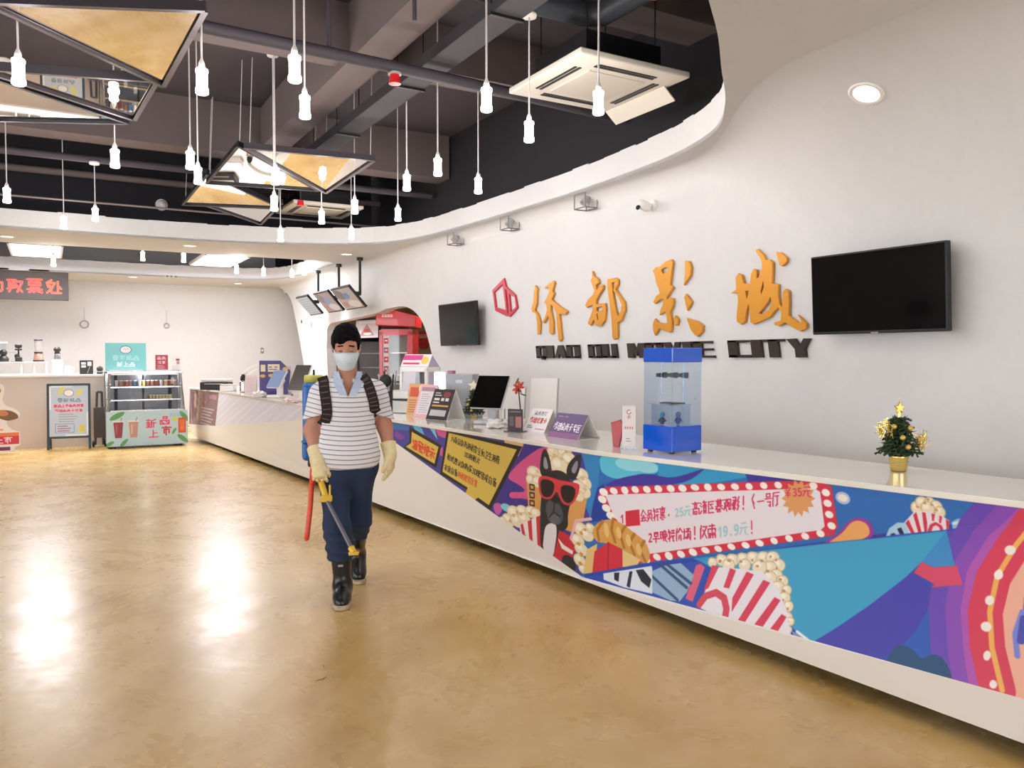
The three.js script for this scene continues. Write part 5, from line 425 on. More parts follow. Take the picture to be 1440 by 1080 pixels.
{ // cash registers with tilted screens
  const pos = (x, z, turn, w, h, label, scr, body, tiltB) => {
    const t = thing('cash_screen', label, 'cash register', [x, TOPY, z], turn), d = new THREE.Group(); d.name = 'display'; t.add(d); d.position.set(0, 0.11 + h * 0.5, 0.0); d.rotation.x = -tiltB;
    mesh('casing', rbox(w, h, 0.03, 0.012), body, d); mesh('screen', rbox(w - 0.006, h - 0.006, 0.006, 0.003, 0, 0, 0.0145), scr, d); mesh('stand_neck', merge(rbox(0.1, 0.16, 0.05, 0.02, 0, 0.1, -0.05)), body, t); mesh('foot', rbox(0.24, 0.035, 0.22, 0.012, 0, 0.018, -0.03), body, t); mesh('rear_housing', rbox(w * 0.7, h * 0.5, 0.06, 0.02, 0, -0.03, -0.045), body, d); return t;
  };
  const p = pos(3.17, -5.84, -1.02, 0.3, 0.31, 'large black cash screen tilted back on a grey foot', M.screen, mat('#c3c3c6', 0.35), 0.55); mesh('card_slot', box(0.004, 0.1, 0.02, 0.12, 0.08, -0.03), M.grey, p);
  pos(2.66, -10.95, -1.05, 0.24, 0.28, 'far cash screen with a pale blue display, left of the dark one', new THREE.MeshPhysicalMaterial({ color: '#222222', emissive: '#9fb4e0', emissiveIntensity: 1.4, roughness: 0.2 }), M.white, 0.6);
  pos(2.7, -9.95, -1.0, 0.25, 0.36, 'far cash screen with a dark grey display beside the worker', mat('#4f4a46', 0.25), M.white, 0.5);
  const cr = (x, z, label, c, s) => { const g = new THREE.IcosahedronGeometry(1, 3), a = g.attributes.position; for (let i = 0; i < a.count; i++) { const v = V3().fromBufferAttribute(a, i), n = 0.95 + 0.45 * noise.noise(v.x * 2.6 + x * 9, v.y * 2.6, v.z * 2.6 + z) + 0.25 * noise.noise(v.x * 6 + x, v.y * 6, v.z * 6 + z); a.setXYZ(i, v.x * 0.085 * n * s, Math.max(-0.02, v.y * 0.055 * n * s), v.z * 0.1 * n * s); } g.computeVertexNormals(); const o = tag(mesh('plastic_bag', toCreasedNormals(g, 0.35), mat(c, 0.35)), label, 'bag'); o.position.set(x, TOPY + 0.022, z); };
  cr(3.06, -5.52, 'crumpled white plastic bag lying before the black cash screen', '#e4e1de', 1); cr(2.53, -9.75, 'crumpled pale pink paper before the far dark cash screen', '#e6d2d2', 1); cr(2.5, -11.3, 'crumpled white paper before the far pale blue cash screen', '#dcd8d6', 1.15);
}
{ // white file boards and flower behind the till
  for (const [x, z, h, w, l] of [[3.68, -5.8, 0.38, 0.24, 'taller white file board leaning behind the cash screen'], [3.5, -6.0, 0.3, 0.2, 'shorter white file board directly right of the black cash screen']]) { const t = thing('file_board', l, 'board', [x, TOPY, z], TL + 0.75); const a = mesh('board', rbox(w, h, 0.012, 0.004), M.white, t); a.position.set(0, h / 2, 0.03); a.rotation.x = -0.2; const b = mesh('strut', rbox(w * 0.5, h * 0.98, 0.008, 0.003), M.white, t); b.position.set(0, h / 2 - 0.002, -0.06); b.rotation.x = 0.22; mesh('edge_strip', rbox(0.012, h, 0.016, 0.003), M.grey, a).position.set(w / 2, 0, 0); }
  const f = thing('paper_flower', 'red artificial flower on a dark stem standing by the cash screen', 'flower', [3.36, TOPY, -5.64]); mesh('stem', tube([[0.0, 0, 0], [-0.01, 0.12, -0.01], [-0.03, 0.3, -0.01]], 0.006, 16, 6), mat('#2a2a2a', 0.6), f); mesh('holder', lathe([[0.001, 0], [0.03, 0], [0.028, 0.05], [0.022, 0.05], [0.02, 0.01], [0.001, 0.01]], 14), M.white, f);
  for (let k = 0; k < 7; k++) { const a = k / 7 * 6.283, p = mesh('petal', new THREE.SphereGeometry(0.03, 10, 6).scale(1, 0.35, 0.55), mat(k % 2 ? '#c8342e' : '#d9583c', 0.6), f); p.position.set(-0.03 + Math.cos(a) * 0.03, 0.31 + Math.sin(a) * 0.03, -0.01 + Math.sin(a) * 0.02); p.rotation.z = a; } mesh('leaf', merge(new THREE.SphereGeometry(0.03, 8, 5).scale(1.2, 0.2, 0.4).rotateZ(1.1).translate(-0.05, 0.36, 0), new THREE.SphereGeometry(0.03, 8, 5).scale(1.2, 0.2, 0.4).rotateZ(-0.3).translate(0.01, 0.25, 0)), mat('#3c5a34', 0.7), f);
}
tent('price_stand', 'black menu stand with white and orange print, leaning on the worktop', 'menu stand', 3.07, -6.5, TL + 0.25, 0.29, 0.27, 0.11, (g, w, h) => { g.fillStyle = '#1c1618'; g.fillRect(0, 0, w, h); g.fillStyle = '#7c2c34'; g.beginPath(); g.ellipse(w * 0.68, h * 0.18, 34, 22, 0, 0, 7); g.fill(); lines(g, w * 0.1, h * 0.12, w * 0.36, 2, 16, '#cfc8c4', 7); g.fillStyle = '#d8d2ce'; g.fillRect(w * 0.12, h * 0.3, w * 0.26, 16); g.fillRect(w * 0.46, h * 0.29, w * 0.14, 22); g.fillRect(w * 0.66, h * 0.29, w * 0.16, 22); g.fillRect(w * 0.1, h * 0.42, w * 0.3, 9); g.fillStyle = '#c89a4a'; g.fillRect(w * 0.1, h * 0.52, w * 0.78, 12); g.fillStyle = '#b8b4b4'; g.fillRect(w * 0.1, h * 0.68, w * 0.76, h * 0.2); }, 192, 220);
tent('price_stand', 'pink framed leaflet stand left of the black menu stand', 'menu stand', 3.06, -6.82, TL + 0.25, 0.25, 0.3, 0.1, (g, w, h) => { g.fillStyle = '#dfb2b4'; g.fillRect(0, 0, w, h); g.fillStyle = '#d9d3d6'; g.fillRect(w * 0.12, h * 0.1, w * 0.76, h * 0.8); g.fillStyle = '#a98098'; g.fillRect(w * 0.12, h * 0.08, w * 0.76, h * 0.12); lines(g, w * 0.2, h * 0.28, w * 0.56, 9, 15, '#b4aab2', 6); }, 128, 220);
tent('price_stand', 'orange drink leaflet stand with an ice cream picture', 'menu stand', 3.08, -7.15, TL + 0.45, 0.2, 0.3, 0.06, (g, w, h) => { g.fillStyle = '#d9a878'; g.fillRect(0, 0, w, h); g.fillStyle = '#cf5a3c'; g.fillRect(w * 0.1, h * 0.12, w * 0.7, h * 0.3); g.fillStyle = '#f0dca0'; g.beginPath(); g.ellipse(w * 0.8, h * 0.16, 18, 30, 0, 0, 7); g.fill(); lines(g, w * 0.1, h * 0.52, w * 0.7, 6, 16, '#b87846', 7); }, 110, 220);
{
  const c = thing('card_printer', 'silver receipt printer with a black slot at the near till', 'printer', [3.06, TOPY, -7.42], TL + 0.5); mesh('lower_body', rbox(0.2, 0.13, 0.16, 0.012, 0, 0.065, 0), mat('#b4b2ae', 0.3, 0.5), c); mesh('upper_body', rbox(0.2, 0.09, 0.15, 0.012, 0, 0.185, 0), mat('#c6c4c0', 0.3, 0.4), c); mesh('slot', box(0.17, 0.012, 0.01, 0, 0.135, 0.076), M.black, c); mesh('paper_sheet', box(0.16, 0.22, 0.004, 0, 0.31, -0.03).rotateX(-0.12), mat('#cfcbd6', 0.6), c);
  const k = thing('umbrella_bundle', 'dark cords and rods bundled at the till beside the worker', 'rods', [3.05, TOPY, -7.85]); mesh('bucket', lathe([[0.001, 0], [0.06, 0], [0.07, 0.2], [0.064, 0.2], [0.055, 0.01], [0.001, 0.01]], 18), mat('#26262a', 0.5), k); for (let i = 0; i < 5; i++) mesh('rod', rod([(i - 2) * 0.018, 0.02, 0.01 * (i % 2)], [(i - 2) * 0.05, 0.38 + 0.03 * (i % 3), 0.04 * (i % 2) - 0.02], 0.009), i % 2 ? M.black : M.grey, k); mesh('black_pouch', new THREE.SphereGeometry(0.075, 14, 10).scale(0.9, 0.9, 0.6).rotateZ(0.5).translate(-0.03, 0.31, 0), M.black, k);
  const g = thing('till_box', 'tall grey back of a machine standing behind the slim Christmas tree', 'machine', [3.36, TOPY, -6.74], TL + 0.55); mesh('body', rbox(0.3, 0.4, 0.12, 0.01, 0, 0.2, 0), mat('#9da0a6', 0.4), g); mesh('side_wedge', rbox(0.05, 0.26, 0.1, 0.01, 0.17, 0.13, 0), mat('#b4b6ba', 0.4), g); mesh('badge', box(0.07, 0.03, 0.004, 0.0, 0.33, 0.061), mat('#c4c6ca', 0.3), g); mesh('pink_lid', box(0.05, 0.03, 0.06, -0.12, 0.415, 0), mat('#b06a84', 0.5), g);
  const w = thing('light_box', 'narrow glowing white light box behind the menu stands', 'light box', [3.37, TOPY, -7.2], TL + 0.7); mesh('casing', rbox(0.14, 0.42, 0.1, 0.008, 0, 0.21, 0), mat('#d4d0d8', 0.4), w); mesh('glowing_face', box(0.11, 0.38, 0.006, -0.01, 0.215, 0.052), new THREE.MeshPhysicalMaterial({ color: '#ffffff', emissive: '#ffffff', emissiveIntensity: 2.4, roughness: 0.3 }), w); const wl = new THREE.PointLight('#ffffff', 0.15); wl.position.set(-0.01, 0.21, 0.12); wl.castShadow = true; w.add(wl);
  const f = thing('snack_warmer', 'white snack warmer with a pink slanting roof sign', 'food warmer', [3.33, TOPY, -7.66], TL + 0.6); mesh('frame', merge(box(0.03, 0.44, 0.03, -0.15, 0.22, 0.12), box(0.03, 0.44, 0.03, 0.15, 0.22, 0.12), box(0.03, 0.44, 0.03, -0.15, 0.22, -0.12), box(0.03, 0.44, 0.03, 0.15, 0.22, -0.12), box(0.33, 0.06, 0.27, 0, 0.03, 0), box(0.33, 0.05, 0.27, 0, 0.43, 0)), M.white, f); for (const s of [-1, 1]) mesh('side_pane', box(0.005, 0.36, 0.22, s * 0.15, 0.24, 0), mat('#c7bfd0', 0.3), f); mesh('back_plate', box(0.3, 0.36, 0.008, 0, 0.24, -0.12), mat('#9c9a9c', 0.35, 0.6), f); mesh('pane', box(0.28, 0.34, 0.005, 0, 0.24, 0.125), M.glass, f);
  const rs = mesh('roof_sign', ...board(0.33, 0.15, 0.01, (q, a, b) => { q.fillStyle = '#eddfe2'; q.fillRect(0, 0, a, b); q.fillStyle = '#d0418a'; q.fillRect(0, 6, a * 0.7, b * 0.42); q.fillStyle = '#f0c85a'; q.beginPath(); q.ellipse(a * 0.82, b * 0.5, 26, 30, 0, 0, 7); q.fill(); q.fillStyle = '#c83f78'; q.fillRect(10, b * 0.68, a * 0.6, b * 0.16); }, 192, 96), f); rs.position.set(0, 0.52, 0.07); rs.rotation.x = -0.6; const gb = new THREE.Shape(); gb.moveTo(-0.12, 0); gb.lineTo(0.12, 0); gb.lineTo(0.03, 0.13); gb.closePath(); for (const s of [-1, 1]) mesh('roof_gable', new THREE.ExtrudeGeometry(gb, { depth: 0.005, bevelEnabled: false }).rotateY(-Math.PI / 2).translate(s * 0.16, 0.455, 0), mat('#b9acc8', 0.4), f);
  for (let i = 0; i < 5; i++) tag(mesh('snack_cone', merge(new THREE.ConeGeometry(0.02, 0.06, 10).rotateX(Math.PI).translate(0, 0.03, 0), new THREE.SphereGeometry(0.022, 10, 8).translate(0, 0.07, 0)), mat(i % 2 ? '#e8d8a0' : '#d8a070', 0.6)), 'small snack cone inside the snack warmer, ' + ORD[i] + ' from the left', 'snack', 'snack cones in the warmer').position.set(3.33 + 0.02 * i - 0.04, TOPY + 0.06, -7.66 + 0.03 * i - 0.06);
}
{ // far till: printer, papers, kettle, menu board
  const p = thing('receipt_printer', 'black receipt printer at the far end of the counter', 'printer', [2.42, TOPY, -14.1], -0.5); mesh('body', rbox(0.46, 0.13, 0.3, 0.02, 0, 0.065, 0), M.black, p); mesh('top_tray', rbox(0.44, 0.04, 0.28, 0.01, 0, 0.16, -0.02), mat('#d9cdc6', 0.5), p); mesh('paper_slot', box(0.3, 0.012, 0.01, 0, 0.1, 0.152), M.grey, p);
  const b = thing('paper_tray', 'white paper tray with sheets beside the black receipt printer', 'paper tray', [2.48, TOPY, -13.4], -0.5); mesh('tray', rbox(0.22, 0.1, 0.18, 0.01, 0, 0.05, 0), M.white, b); mesh('sheet', merge(box(0.2, 0.004, 0.16, 0.01, 0.104, 0.0), box(0.2, 0.004, 0.16, -0.01, 0.109, 0.01)), mat('#e8d8d8', 0.7), b);
  const k = thing('steel_flask', 'steel flask with a black lid beside the pink leaflet at the far till', 'flask', [2.6, TOPY, -12.85]); mesh('body', lathe([[0.001, 0], [0.055, 0], [0.058, 0.02], [0.058, 0.16], [0.045, 0.19], [0.001, 0.19]], 20), M.chrome, k); mesh('lid', lathe([[0.001, 0.28], [0.02, 0.28], [0.04, 0.24], [0.045, 0.19], [0.001, 0.19]], 18), M.black, k);
  tent('price_stand', 'pale pink leaflet stand at the far till beside the steel flask', 'menu stand', 2.58, -12.2, -0.6, 0.17, 0.28, 0.04, (g, w, h) => { g.fillStyle = '#e2d0d2'; g.fillRect(0, 0, w, h); lines(g, 12, 30, w - 24, 10, 14, '#d0b8bc', 5); }, 96, 180);
  const h = thing('white_hood', 'white curved hood rising behind the far till items', 'hood', [2.85, TOPY, -12.9], -0.5); const hs = new THREE.Shape(); hs.moveTo(-0.25, 0.25); hs.quadraticCurveTo(-0.1, 0.46, 0.16, 0.46); hs.lineTo(0.16, 0.42); hs.quadraticCurveTo(-0.06, 0.4, -0.2, 0.25); hs.closePath(); mesh('hood', new THREE.ExtrudeGeometry(hs, { depth: 0.2, bevelEnabled: true, bevelSize: 0.006, bevelThickness: 0.006, bevelSegments: 1 }).translate(0, 0, -0.1), M.white, h); mesh('stand', rbox(0.04, 0.45, 0.05, 0.01, 0.14, 0.225, 0), M.white, h);
  const m = thing('menu_board', 'purple menu board with yellow food pictures and cream price boxes at the far till', 'menu board', [2.76, TOPY, -11.55], -0.55); const sh = new THREE.Shape(); sh.moveTo(-0.2, 0.02); sh.lineTo(0.2, 0.02); sh.lineTo(0.24, 0.36); sh.lineTo(0.1, 0.5); sh.lineTo(-0.2, 0.5); sh.closePath();
  const eg = new THREE.ExtrudeGeometry(sh, { depth: 0.02, bevelEnabled: false }); { const a = eg.attributes.position, u = eg.attributes.uv; for (let i = 0; i < a.count; i++) u.setXY(i, (a.getX(i) + 0.2) / 0.44, a.getY(i) / 0.5); } mesh('panel', eg, new THREE.MeshPhysicalMaterial({ roughness: 0.4, map: canvasTex(224, 256, (g) => { g.fillStyle = '#3c2f7a'; g.fillRect(0, 0, 224, 256); g.fillStyle = '#ddcfa8'; g.fillRect(10, 30, 34, 50); g.fillRect(62, 26, 86, 56); g.fillStyle = '#d9a94e'; for (const [x, y, r] of [[24, 112, 20], [84, 108, 20], [100, 176, 44], [150, 120, 18], [190, 60, 22]]) { g.beginPath(); g.ellipse(x, y, r, r * 0.6, 0, 0, 7); g.fill(); } g.fillStyle = '#b8823a'; g.beginPath(); g.ellipse(108, 178, 26, 12, 0, 0, 7); g.fill(); g.fillStyle = '#7a6aa0'; g.fillRect(70, 42, 22, 10); g.fillRect(110, 42, 22, 10); g.fillRect(70, 60, 60, 8); }) }), m);
  mesh('side_panel', box(0.006, 0.46, 0.2, -0.2, 0.25, -0.1), mat('#b9b2b4', 0.4), m); mesh('rear_panel', box(0.4, 0.4, 0.006, 0, 0.22, -0.18), M.white, m); mesh('foot', rbox(0.44, 0.02, 0.24, 0.005, 0, 0.01, -0.08), M.grey, m);
}
// ---------- drinks station at the far left ----------
{
  const c = thing('drinks_counter', 'plain pale drinks counter along the far left', 'counter', [-2.6, 0, -15.5]); mesh('front_panel', box(6.9, 1.14, 0.03, 0, 0.57, 0.485), mat('#d6cbc0', 0.5), c); mesh('carcass', box(6.86, 1.13, 0.94, 0, 0.565, 0), mat('#cfc5ba', 0.6), c); mesh('worktop', rbox(6.96, 0.045, 1.06, 0.01, 0, 1.165, 0), mat('#dcd4cb', 0.35), c);
  // hanging sign with red lettering
  const s = thing('hanging_sign', 'dark brown hanging sign with glowing red lettering', 'sign', [-0.92, 2.79, -17.25]); mesh('board', rbox(2.5, 0.52, 0.08, 0.008), mat('#4c423e', 0.6), s); const tx = canvasTex(1024, 208, (g) => { g.fillStyle = '#000'; g.fillRect(0, 0, 1024, 208); [...'自助取票处'].forEach((ch, i) => rectText(g, ch, 362 + i * 128, 50, 112, 112, ['#ff5a3a', '#ff6038', '#ff5040', '#ff4a34', '#ff6a3c'][i], 0.15)); });
  mesh('lettering', new THREE.PlaneGeometry(2.48, 0.5).translate(0, 0, 0.0415), new THREE.MeshPhysicalMaterial({ color: '#4c423e', emissive: '#ffffff', emissiveMap: tx, emissiveIntensity: 2.4, roughness: 0.6 }), s); for (const x of [-1, 1]) mesh('hanger', rod([x, 0.25, 0], [x, 0.27, 0], 0.01), M.black, s);
  // A-frame menu stand
  const a = thing('menu_easel', 'dark framed A-board with a pale blue menu before the drinks counter', 'A-board', [0.25, 0, -14.55], -0.1); const fr = mat('#2f4650', 0.45);
  const A = new THREE.Group(); A.name = 'front_leaf'; a.add(A); A.rotation.x = -0.1; A.position.z = 0.06;
  mesh('frame', merge(box(0.035, 1.04, 0.025, -0.29, 0.53, 0), box(0.035, 1.04, 0.025, 0.29, 0.53, 0), box(0.6, 0.035, 0.025, 0, 1.04, 0), box(0.6, 0.035, 0.025, 0, 0.2, 0)), fr, A);
  mesh('menu_sheet', ...board(0.56, 0.81, 0.008, (g, w, h) => { g.fillStyle = '#c2cfe0'; g.fillRect(0, 0, w, h); g.fillStyle = '#eef2f6'; for (let i = 0; i < 9; i++) { g.beginPath(); g.arc(4, 14 + i * 15, 9, 0, 7); g.fill(); g.beginPath(); g.arc(w - 4, h - 14 - i * 15, 9, 0, 7); g.fill(); g.beginPath(); g.arc(20 + i * 12, 4, 7, 0, 7); g.fill(); g.beginPath(); g.arc(w - 20 - i * 12, h - 4, 8, 0, 7); g.fill(); } g.fillStyle = '#d8d884'; for (const [x, y] of [[64, 30], [160, 40], [170, 260]]) { g.beginPath(); g.ellipse(x, y, 14, 26, 0.6, 0, 7); g.fill(); } g.fillStyle = '#f2f0f4'; g.strokeStyle = '#6a7486'; g.lineWidth = 3; g.beginPath(); g.ellipse(104, 44, 26, 20, 0, 0, 7); g.fill(); g.stroke(); rectText(g, '香新奶品', 44, 74, 124, 24, '#6f8192', 0.12); g.fillStyle = '#eac8d4'; g.fillRect(24, 108, 160, 22); g.fillRect(28, 138, 150, 20); rectText(g, '新品上市会员特惠', 26, 110, 156, 18, '#c83e68', 0.16); rectText(g, '办理会员卡优惠', 30, 140, 146, 16, '#c83e68', 0.16); lines(g, 50, 168, 110, 4, 14, '#9a98a6', 4); g.strokeStyle = '#5b7fae'; g.strokeRect(34, 226, 96, 52); lines(g, 44, 236, 76, 3, 14, '#a86a90', 6); g.fillStyle = '#d8c85a'; g.fillRect(160, 234, 26, 40); }, 208, 300), A).position.set(0, 0.62, 0.006);
  const B = new THREE.Group(); B.name = 'rear_leaf'; a.add(B); B.rotation.x = 0.14; B.position.z = -0.2; mesh('frame', merge(box(0.03, 1.04, 0.02, -0.28, 0.52, 0), box(0.03, 1.04, 0.02, 0.28, 0.52, 0), box(0.58, 0.03, 0.02, 0, 1.02, 0)), fr, B);
  // cut-out poster
  const k = thing('cutout_poster', 'white bordered cut-out food poster at the left edge', 'poster', [-0.72, 0, -14.45], 0.0); const sh = new THREE.Shape(); sh.moveTo(-0.5, 0.02); sh.lineTo(0.22, 0.02); sh.lineTo(0.24, 0.1); sh.lineTo(0.3, 0.12); sh.lineTo(0.3, 0.32); sh.lineTo(0.2, 0.36); sh.quadraticCurveTo(0.1, 0.46, 0.14, 0.5); sh.quadraticCurveTo(0.34, 0.52, 0.3, 0.62); sh.quadraticCurveTo(0.24, 0.7, 0.14, 0.72); sh.quadraticCurveTo(0.08, 0.78, 0.08, 0.84); sh.quadraticCurveTo(0.14, 1.0, 0.08, 1.06); sh.lineTo(-0.1, 1.1); sh.lineTo(-0.5, 1.1); sh.closePath();
  const eg = new THREE.ExtrudeGeometry(sh, { depth: 0.02, bevelEnabled: false }); { const p = eg.attributes.position, u = eg.attributes.uv; for (let i = 0; i < p.count; i++) u.setXY(i, (p.getX(i) + 0.5) / 0.82, p.getY(i) / 1.12); }
  mesh('panel', eg, new THREE.MeshPhysicalMaterial({ roughness: 0.45, map: canvasTex(210, 288, (g) => { g.fillStyle = '#ece8e6'; g.fillRect(0, 0, 210, 288); g.fillStyle = '#d07f3c'; g.beginPath(); g.ellipse(112, 40, 34, 20, 0, 0, 7); g.fill(); g.fillStyle = '#a9b45c'; g.beginPath(); g.ellipse(118, 24, 24, 8, 0, 0, 7); g.fill(); g.fillStyle = '#7c5a38'; g.beginPath(); g.ellipse(164, 138, 38, 20, 0.25, 0, 7); g.fill(); g.fillStyle = '#c8864e'; g.beginPath(); g.ellipse(146, 128, 22, 12, 0.2, 0, 7); g.fill(); g.fillStyle = '#8fa0b0'; g.fillRect(60, 148, 60, 24); g.fillStyle = '#cf2f4c'; g.fillRect(0, 206, 202, 46); g.fillStyle = '#e07a4a'; g.fillRect(0, 206, 202, 14); g.fillStyle = '#7d2a62'; g.fillRect(112, 262, 60, 14); g.fillStyle = '#e8a088'; g.fillRect(110, 190, 40, 8); rectText(g, '新品上市', 60, 222, 120, 26, '#f4d6dc', 0.16); }) }), k); mesh('rear_strut', prism([[0, 0, 0.0], [0, 0.7, 0.0], [0, 0, -0.3]], 0.01), M.white, k);
}
{ // refrigerated display with drinks poster
  const d = thing('cake_display', 'chrome refrigerated display with lit glass shelves and a blue drinks poster front', 'display fridge', [1.37, 0, -14.62]); const W = 1.2;
  mesh('base_cabinet', rbox(W, 0.52, 0.7, 0.01, 0, 0.3, 0), mat('#8a8c90', 0.4, 0.5), d); mesh('castor', merge(...[[-0.5, 0.3], [0.5, 0.3], [-0.5, -0.3], [0.5, -0.3]].map(([x, z]) => cyl(0.03, 0.03, 0.05, x, 0.025, z))), M.black, d);
  mesh('drinks_poster', ...board(1.22, 0.56, 0.012, (g, w, h) => {
    g.fillStyle = '#b4d0dc'; g.fillRect(0, 0, w, h); g.fillStyle = '#5a9a5e'; for (const [x, y, r, a] of [[60, 26, 46, -0.5], [96, 190, 30, -0.8], [15, 195, 30, -0.5], [440, 40, 40, 0.9], [380, 130, 22, -1], [430, 180, 40, 0.7]]) { g.beginPath(); g.ellipse(x, y, r, r * 0.35, a, 0, 7); g.fill(); }
    const cup = (x, y, c, l) => { g.fillStyle = '#e3dfe4'; g.fillRect(x - 30, y - 8, 60, 12); g.fillStyle = c; g.beginPath(); g.moveTo(x - 27, y); g.lineTo(x + 27, y); g.lineTo(x + 19, y + 96); g.lineTo(x - 19, y + 96); g.fill(); g.fillStyle = l; g.fillRect(x - 16, y + 14, 12, 60); g.strokeStyle = '#4c5a78'; g.lineWidth = 3; g.beginPath(); g.moveTo(x + 14, y - 6); g.lineTo(x + 20, y - 28); g.stroke(); }; cup(66, 64, '#8a3440', '#a85058'); cup(150, 64, '#b88c80', '#d0aca0');
    rectText(g, '新', 218, 50, 60, 56, '#d63e62', 0.13); rectText(g, '品', 296, 30, 60, 58, '#d63e62', 0.13); rectText(g, '上', 232, 116, 60, 50, '#d63e62', 0.13); rectText(g, '市', 306, 98, 60, 58, '#c23a4c', 0.16); g.fillStyle = '#7fb0d4'; g.font = 'italic 30px serif'; g.fillText('NEW', 352, 40); g.fillStyle = '#d8502e'; g.fillRect(404, 48, 44, 96); g.fillStyle = '#f0b868'; rectText(g, '会员特惠', 412, 54, 28, 84, '#f0b868', 0.14); g.fillStyle = '#c8cc5a'; g.beginPath(); g.ellipse(384, 56, 18, 14, 0, 0, 7); g.fill();
  }, 460, 212), d).position.set(0, 0.315, 0.358);
  const ch = M.chrome; mesh('rear_wall', box(W - 0.02, 0.66, 0.02, 0, 0.9, -0.33), mat('#6d6f74', 0.3, 0.6), d); for (const s of [-1, 1]) { const f = mesh('side_frame', merge(rod([s * 0.56, 0.56, 0.34], [s * 0.54, 1.2, 0.14], 0.016), rod([s * 0.56, 0.56, -0.33], [s * 0.56, 1.22, -0.33], 0.016), rod([s * 0.54, 1.21, 0.14], [s * 0.56, 1.22, -0.33], 0.016)), ch, d); mesh('pane', prism([[s * 0.552, 0.57, 0.33], [s * 0.552, 1.2, 0.14], [s * 0.552, 1.2, -0.32], [s * 0.552, 0.57, -0.32]], 0.006, null, V3(s > 0 ? -1 : 1, 0, 0)), M.glass, f); }
  mesh('top_cover', rbox(1.14, 0.05, 0.5, 0.01, 0, 1.225, -0.1), ch, d); mesh('sloping_pane', prism([[-0.55, 0.57, 0.345], [0.55, 0.57, 0.345], [0.55, 1.2, 0.15], [-0.55, 1.2, 0.15]], 0.006, null, V3(0, 0, -1)), M.glass, d);
  for (const [y, z] of [[0.6, 0.3], [0.77, 0.24], [0.98, 0.18]]) mesh('glass_shelf', box(1.08, 0.012, 0.5, 0, y, z - 0.3), M.acrylic, d); for (const [y, z] of [[0.6, 0.3], [0.77, 0.24], [0.98, 0.18]]) mesh('shelf_rail', box(1.1, 0.022, 0.02, 0, y, z - 0.04), ch, d); mesh('centre_post', box(0.03, 0.6, 0.02, 0.0, 0.9, -0.31), M.black, d); for (const x of [-0.42, 0.42]) mesh('inner_post', box(0.05, 0.6, 0.02, x, 0.9, -0.31), M.black, d);
  const sl = mesh('strip_lamp', box(1.0, 0.015, 0.03, 0, 1.19, 0.02), new THREE.MeshPhysicalMaterial({ color: '#fff', emissive: '#ffffff', emissiveIntensity: 1.6 }), d); const rl = new THREE.PointLight('#ffffff', 0.5); rl.position.set(0, 1.14, 0.06); rl.castShadow = true; d.add(rl);
  const cols = ['#c8c8cc', '#b88a6a', '#9c4a3c', '#b08a74', '#5c86b4', '#d6d6d8', '#c4b06a', '#7c4a3a', '#8c5a50', '#b8624c'];
  for (let i = 0; i < 14; i++) { const x = 1.37 - 0.42 + i * 0.068, p = thing('cake_box', 'small packaged dessert on the top shelf of the chrome display, ' + ORD[i] + ' from the left', 'dessert', [x, 0.986, -14.72 + (i % 3) * 0.04], 0, 'packaged desserts in the chrome display'); mesh('tub', cyl(0.028, 0.022, 0.09, 0, 0.045, 0, 12), mat(cols[i % 10], 0.4), p); mesh('lid', cyl(0.03, 0.03, 0.012, 0, 0.096, 0, 12), M.white, p); }
  for (let i = 0; i < 7; i++) { const p = thing('cake_box', 'yellowish cake slice on the middle shelf of the chrome display, ' + ORD[i] + ' from the left', 'cake', [1.46 + i * 0.05, 0.776, -14.66], 0.2 * i, 'cake slices on the middle shelf'); mesh('slice', cyl(0.03, 0.03, 0.05, 0, 0.025, 0, 3), mat('#bcae7c', 0.6), p); mesh('cream', cyl(0.03, 0.03, 0.012, 0, 0.056, 0, 3), mat('#e0d6b8', 0.6), p); }
  const tq = thing('shop_board', 'turquoise board with a round white emblem standing on the chrome display', 'sign board', [1.1, 1.25, -14.8]); mesh('panel', ...board(0.62, 0.46, 0.02, (g, w, h) => { g.fillStyle = '#7cc8c8'; g.fillRect(0, 0, w, h); g.fillStyle = '#ece4e8'; g.strokeStyle = '#4f6f90'; g.lineWidth = 4; g.beginPath(); g.ellipse(w / 2, 44, 32, 24, 0, 0, 7); g.fill(); g.stroke(); g.strokeStyle = '#c87f8c'; g.lineWidth = 3; g.beginPath(); g.arc(w / 2 - 8, 44, 6, 3.4, 6); g.arc(w / 2 + 10, 44, 6, 3.4, 6); g.stroke(); rectText(g, '香市奶品', 40, 80, 160, 34, '#a9dcdc', 0.12); rectText(g, '新上品', 66, 124, 108, 30, '#dff0ee', 0.18); g.fillStyle = '#a0d8d8'; g.fillRect(50, 162, 140, 4); }, 240, 180), tq).position.set(0, 0.23, 0); mesh('foot', box(0.5, 0.01, 0.12, 0, 0.005, 0), M.white, tq);
  const rd = thing('red_notice', 'small red notice with white script on the chrome display', 'sign', [1.65, 1.25, -14.78]); mesh('panel', ...board(0.2, 0.25, 0.012, (g, w, h) => { g.fillStyle = '#a83a44'; g.fillRect(0, 0, w, h); rectText(g, '会员', 14, 12, 70, 30, '#e8c8c8', 0.12); rectText(g, '优惠', 20, 50, 60, 26, '#e8c8c8', 0.12); lines(g, 16, 88, 66, 3, 12, '#dab0b0', 4); }, 100, 125), rd).position.set(0, 0.135, 0); mesh('foot', box(0.2, 0.01, 0.08, 0, 0.005, 0), M.acrylic, rd);
